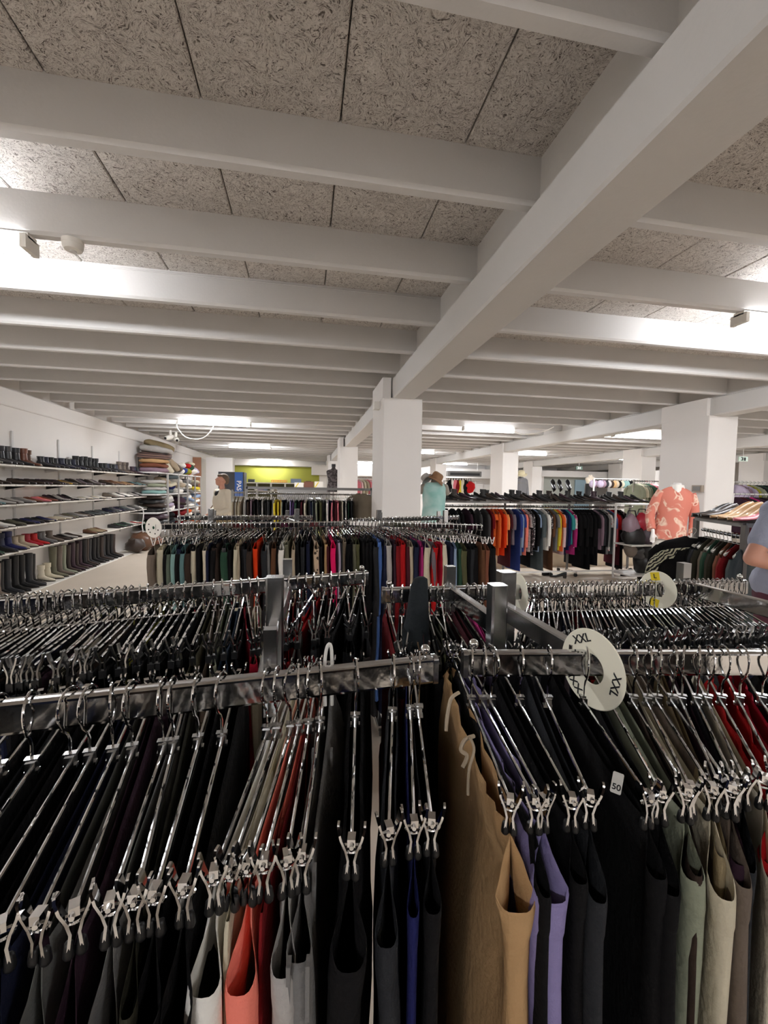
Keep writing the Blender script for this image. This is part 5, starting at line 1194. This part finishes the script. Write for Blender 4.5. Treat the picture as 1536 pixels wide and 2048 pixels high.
for i, (px, c) in enumerate(((512, 'white'), (518, 'pale lilac'), (524, 'pale lilac'), (531, 'pale blue'), (545, 'white'), (552, 'beige'), (557, 'white'), (563, 'yellow'), (568, 'yellow'), (577, 'white'), (583, 'cream'), (588, 'white'))):
    q = onp(px, 971, 1, gy-.05); o = crumple('folded_textile', (.10, .12, .07), c, i*2.2); o.location = (q.x, gy-.08, zt-.335+.0); it.append((o, c, 'bundle'))
name_row(it, 'in the white cubbies at the green wall', 'textile', 'bundles in the white cubbies')
fy2 = 17.0
for i, (px0, px1, py0, py1, c, lab, m_) in enumerate(((589, 607, 966, 976, 'white', 'yellow striped white carton standing behind the dark rack', 'y'), (608, 627, 964, 975, 'rust brown', 'brown leather case standing behind the dark rack', 'plain'), (629, 646, 964, 975, 'white', 'second yellow striped white carton right of brown case', 'y'))):
    a = onp(px0, py0, 1, fy2); b_ = onp(px1, py1, 1, fy2); o = bx('carton' if i != 1 else 'leather_case', ((a.x+b_.x)/2, fy2, (a.z+b_.z)/2), (b_.x-a.x, .25, a.z-b_.z+.04), C(c), lab, 'box')
    if m_ == 'y':
        w_ = b_.x-a.x; s = obj('stripe', MB().prism([(-w_/2, -.1), (-w_*.1, .1), (w_*.02, .1), (-w_*.35, -.1)], 1, -.128, -.126).mesh('stripe', 'yellow', False), o)
bx('carton_table', (-.05, fy2, 1.43), (2.1, .4, .04), C('grey'), 'grey display top carrying the cartons behind the dark rack', 'table')
tag(obj('display_cabinet', MB().box((0, 0, 0), (2.0, .3, 1.41)).mesh('display_cabinet', 'steel', False), None, (-.05, fy2, .705)), 'grey cabinet body under the carton display', 'cabinet')
# pink clothes seen between the columns
py_ = 13.5; a = onp(709, 955, 1, py_); b_ = onp(745, 955, 1, py_)
r = empty('garment_rack', (a.x, py_, 0)); off = Vector((a.x, py_, 0)); obj('rail', MB().tube([R_((a.x-.1, py_, a.z)), R_((b_.x+.3, py_, a.z))], .014, 8).mesh('rail', 'chrome'), r)
for x in (a.x-.08, b_.x+.28): obj('post', MB().bar(R_((x, py_, .03)), R_((x, py_, a.z+.03)), .03, .03).mesh('post', 'chrome', False), r)
tag(r, 'rack of pink clothes seen between the first and second columns', 'clothes rack')
tops_row(Vector((a.x, py_, a.z+.014)), Vector((1, 0, 0)), [(.03+.09*i, ('pink', 'pale pink', 'cream', 'beige', 'pink', 'pale pink', 'coral', 'pale pink')[i], 'short') for i in range(8)], 'on pink rack between the columns', 'clothes on the pink rack', white=True, rz0=.5)
# far bag rail
by = 13.0; a = onp(893, 962, 1, by); b_ = onp(946, 961, 1, by); off = Vector((a.x, by, 0)); r = empty('garment_rack', off)
obj('rail', MB().tube([R_((a.x-.1, by, a.z)), R_((b_.x+.1, by, a.z))], .014, 8).mesh('rail', 'chrome'), r)
for x in (a.x-.08, b_.x+.08): obj('post', MB().bar(R_((x, by, .03)), R_((x, by, a.z)), .03, .03).mesh('post', 'chrome', False), r)
tag(r, 'far rail of hanging bags behind the turquoise mannequin', 'rack')
it = []
for i, (px, c, w_) in enumerate(((897, 'black', .14), (903, 'white', .10), (908, 'pink', .13), (913, 'dark red', .13), (919, 'yellow', .1), (924, 'ivory', .12), (930, 'black', .15), (938, 'red', .24))):
    q = onp(px, 974, 1, by); o = crumple('hanging_bag', (w_*.75, w_*.5, .22 if i < 7 else .17), c, i*4+3, 'fabric'); o.location = (q.x, by-.05, q.z)
    obj('handle', MB().tube([(-.05, 0, .15), (-.03, 0, .27), (.03, 0, .27), (.05, 0, .15)], .012, 6).mesh('handle', 'dark'), o); it.append((o, c, 'bag'))
name_row(it, 'on the far bag rail', 'bag', 'bags on the far bag rail')
# bra rail and garments left of the orange jacket
ry = 10.0; a = onp(1188, 957, 1, ry); b_ = onp(1278, 958, 1, ry); off = Vector((a.x, ry, 0)); r = empty('garment_rack', off)
obj('rail', MB().tube([R_(a), R_((b_.x, b_.y, a.z))], .014, 8).mesh('rail', 'white_metal'), r)
for x in (a.x, onp(1261, 990, 1, ry).x): obj('post', MB().bar(R_((x, ry, .03)), R_((x, ry, a.z)), .03, .03).mesh('post', 'white_metal', False), r)
tag(r, 'white rail of small lingerie pieces above the end of the shoe shelf', 'rack')
it = []
for i in range(13):
    c = ('pale lilac', 'mauve', 'charcoal', 'pale grey', 'dark brown', 'tan', 'beige', 'black', 'cream', 'pale teal', 'pale teal', 'black', 'black')[i]
    q = onp(1193+5.2*i, 966, 1, ry); s_ = .5
    b = MB()
    for s in (-1, 1): b.ell((0, s*.09, -.12), (.045, .085, .10), 12, 8)
    b.tube([(0, -.15, 0), (0, -.12, -.08)], .008, 5); b.tube([(0, .15, 0), (0, .12, -.08)], .008, 5)
    o = obj('bra', b.mesh('bra', 'fabric') if i == 0 else bra_me, None, (q.x, ry, a.z-.02), .9, col=C(c)); bra_me = o.data; it.append((o, c, 'bra'))
name_row(it, 'on the white lingerie rail', 'lingerie', 'lingerie on the white rail')
ry = 8.2; a = onp(1268, 962, 1, ry); b_ = onp(1318, 960, 1, ry); off = Vector((a.x, ry, 0)); r = empty('garment_rack', off)
obj('rail', MB().tube([R_(a), R_((b_.x+.5, ry, a.z))], .014, 8).mesh('rail', 'chrome'), r)
for x in (a.x, b_.x+.48): obj('post', MB().bar(R_((x, ry, .03)), R_((x, ry, a.z+.03)), .03, .03).mesh('post', 'chrome', False), r)
obj('lower_rail', MB().tube([R_((a.x, ry-.02, 1.22)), R_((b_.x+.5, ry-.02, 1.22))], .014, 8).mesh('lower_rail', 'white_metal'), r)
tag(r, 'rack of jackets left of the column behind the orange jacket mannequin', 'clothes rack')
tops_row(Vector((a.x, ry, a.z+.014)), Vector((1, 0, 0)), [(.02+.06*i, ('sage', 'cream', 'sage', 'olive grey', 'dark green', 'dark green', 'pink', 'pale pink', 'pale pink')[i], 'short', None, 1.4) for i in range(9)], 'on jacket rack left of column', 'jackets left of the column', rz0=.15)
# racks beyond the column at the right edge
for j, (ry, py0, nm, cols) in enumerate(((7.2, 964, 'on upper far rail right of column', ('pale lilac', 'mauve', 'pale lilac', 'yellow green', 'sage', 'charcoal', 'dark green', 'black', 'charcoal', 'black', 'dark olive', 'black')), (6.2, 988, 'on lower far rail behind pumps', ('plum', 'burgundy', 'charcoal', 'magenta', 'plum', 'black', 'dark brown', 'black', 'charcoal', 'plum')))):
    a = onp(1466, py0, 1, ry); b_ = onp(1560, py0, 1, ry); off = Vector((a.x, ry, 0)); r = empty('garment_rack', off)
    obj('rail', MB().tube([R_((a.x, ry, a.z)), R_((b_.x, ry, a.z))], .014, 8).mesh('rail', 'white_metal'), r)
    for x in (a.x, b_.x): obj('post', MB().bar(R_((x, ry, .03)), R_((x, ry, a.z)), .03, .03).mesh('post', 'white_metal', False), r)
    tag(r, ['far white rail with lilac and green tops right of column', 'nearer white rail with dark tops behind the pumps at right'][j], 'clothes rack')
    n = len(cols); tops_row(Vector((a.x, ry, a.z+.014)), Vector((1, 0, 0)), [((b_.x-a.x)*(i+.3)/n, cols[i], 'short', None, 1.3) for i in range(n)], nm, 'tops '+nm, rz0=.3, rzj=.2)
# shoes on the near part of the bust podium, cones of shoes under rack G
it = []
for i, (px, py, c, kd) in enumerate(((1085, 1152, 'black', 'low shoe'), (1100, 1152, 'black', 'low shoe'), (1133, 1157, 'charcoal', 'pump'), (1262, 1150, 'black', 'heel'), (1275, 1158, 'black', 'heel'))):
    q = onp(px, py, 2, 0.0); it.append(shoe(kd, c, q.x, q.y, .001, .4+i, 1.))
name_row(it, 'on the floor in front of the long rack', 'shoe', 'shoes on the floor by the long rack')
# dark garment pulled up over the second right rail
p = rail_at(D0, dD, 826); b = MB(); rg = []
for z, rx, ry, dx in ((.030, .006, .006, .004), (.026, .013, .010, .003), (.012, .017, .014, .001), (-.01, .019, .018, 0), (-.05, .022, .022, -.002), (-.10, .030, .03, -.006), (-.17, .040, .05, -.008), (-.30, .040, .09, -.006), (-.6, .035, .12, 0)):
    rg.append([(dx+rx*math.cos(2*math.pi*k/20)*(1+.22*noise.noise(Vector((k*.9, z*9, 3)))), ry*math.sin(2*math.pi*k/20), z) for k in range(20)])
o = obj('trousers', b.loft(rg).mesh('trousers', 'fabric'), None, (p.x, p.y-.045, 1.30)); o.color = rgb(40, 44, 47); tag(o, 'charcoal trousers bunched up high over the second rail at right', 'trousers')
p = rail_at(A0, dA, 652); o = wire('paper_strap', [(p.x+.001, p.y+.03, 1.24), (p.x+.000, p.y+.03, 1.29), (p.x+.003, p.y+.03, 1.312), (p.x+.008, p.y+.03, 1.306), (p.x+.009, p.y+.03, 1.24)], .0022, 'whitepl', 'white looped hanger strap behind the nearest rail at left', 'strap')
# drawstring of the tan trousers
tan = next(o for o in COL.objects if o.name.startswith('trousers') and o.get('label', '').startswith('tan trousers on the nearest rail at right'))
inv = tan.matrix_basis.inverted()
def cord(P, r=.0022):
    P = [inv @ onp(x, y, 1, Y) for x, y, Y in P]; Q = []
    for i in range(len(P)-1):
        p0, p1, p2, p3 = P[max(i-1, 0)], P[i], P[i+1], P[min(i+2, len(P)-1)]
        for k in range(6):
            t = k/6; Q.append(.5*((2*p1)+(p2-p0)*t+(2*p0-5*p1+4*p2-p3)*t*t+(3*p1-p0-3*p2+p3)*t**3))
    o = obj('drawstring', MB().tube(Q+[P[-1]], r, 7).mesh('drawstring', 'fabric'), tan, col=C('beige')); o['label'] = 'pale cotton drawstring'
cord([(918, 1385, .49), (902, 1398, .485), (895, 1430, .48), (892, 1462, .475)])
cord([(948, 1472, .42), (930, 1480, .415), (922, 1500, .41), (934, 1512, .405), (925, 1535, .40)])
cord([(940, 1475, .415), (948, 1500, .40), (938, 1540, .395), (936, 1590, .39)], .0015)
zq = onp(1386, 1080, 1, 2.95); zx, zy, zr = zq.x, 2.95, math.radians(50); zh = obj('garment_hanger', wh_w, None, (zx, zy, 1.213), zr)
zm = top_mesh(41, .66, .40, .52, .10)
zo = obj('shirt', zm, None, (zx, zy, 1.150), zr); zo.color = C('black')
P = [(-.045, -.275, -.46), (-.045, -.270, -.30), (-.04, -.235, -.20), (-.042, -.15, -.15), (-.045, 0, -.125), (-.042, .15, -.15), (-.04, .235, -.20), (-.045, .275, -.30), (-.045, .285, -.44)]
Q = []
for i in range(len(P)-1):
    p0, p1, p2, p3 = [Vector(P[k]) for k in (max(i-1, 0), i, i+1, min(i+2, len(P)-1))]
    for k in range(5):
        t = k/5; Q.append(.5*((2*p1)+(p2-p0)*t+(2*p0-5*p1+4*p2-p3)*t*t+(3*p1-p0-3*p2+p3)*t**3))
b = MB(); rg = []
for i, p in enumerate(Q):
    d_ = (Q[min(i+1, len(Q)-1)]-Q[max(i-1, 0)]).normalized(); s_ = Vector((0, -d_.z, d_.y))*.042
    rg.append([p+s_+Vector((.028, 0, 0)), p+s_*.9, p, p-s_*.9, p-s_+Vector((.028, 0, 0))])
obj('zebra_band', b.loft(rg, caps=False, closed=False).mesh('zebra_band', 'zebra'), zo)['label'] = 'cream and black zebra striped yoke and sleeves'; tag(zo, 'black top with a cream zebra striped yoke at the left end of the grey rack', 'garment'); tag(zh, 'white hanger holding the zebra striped top', 'hanger')
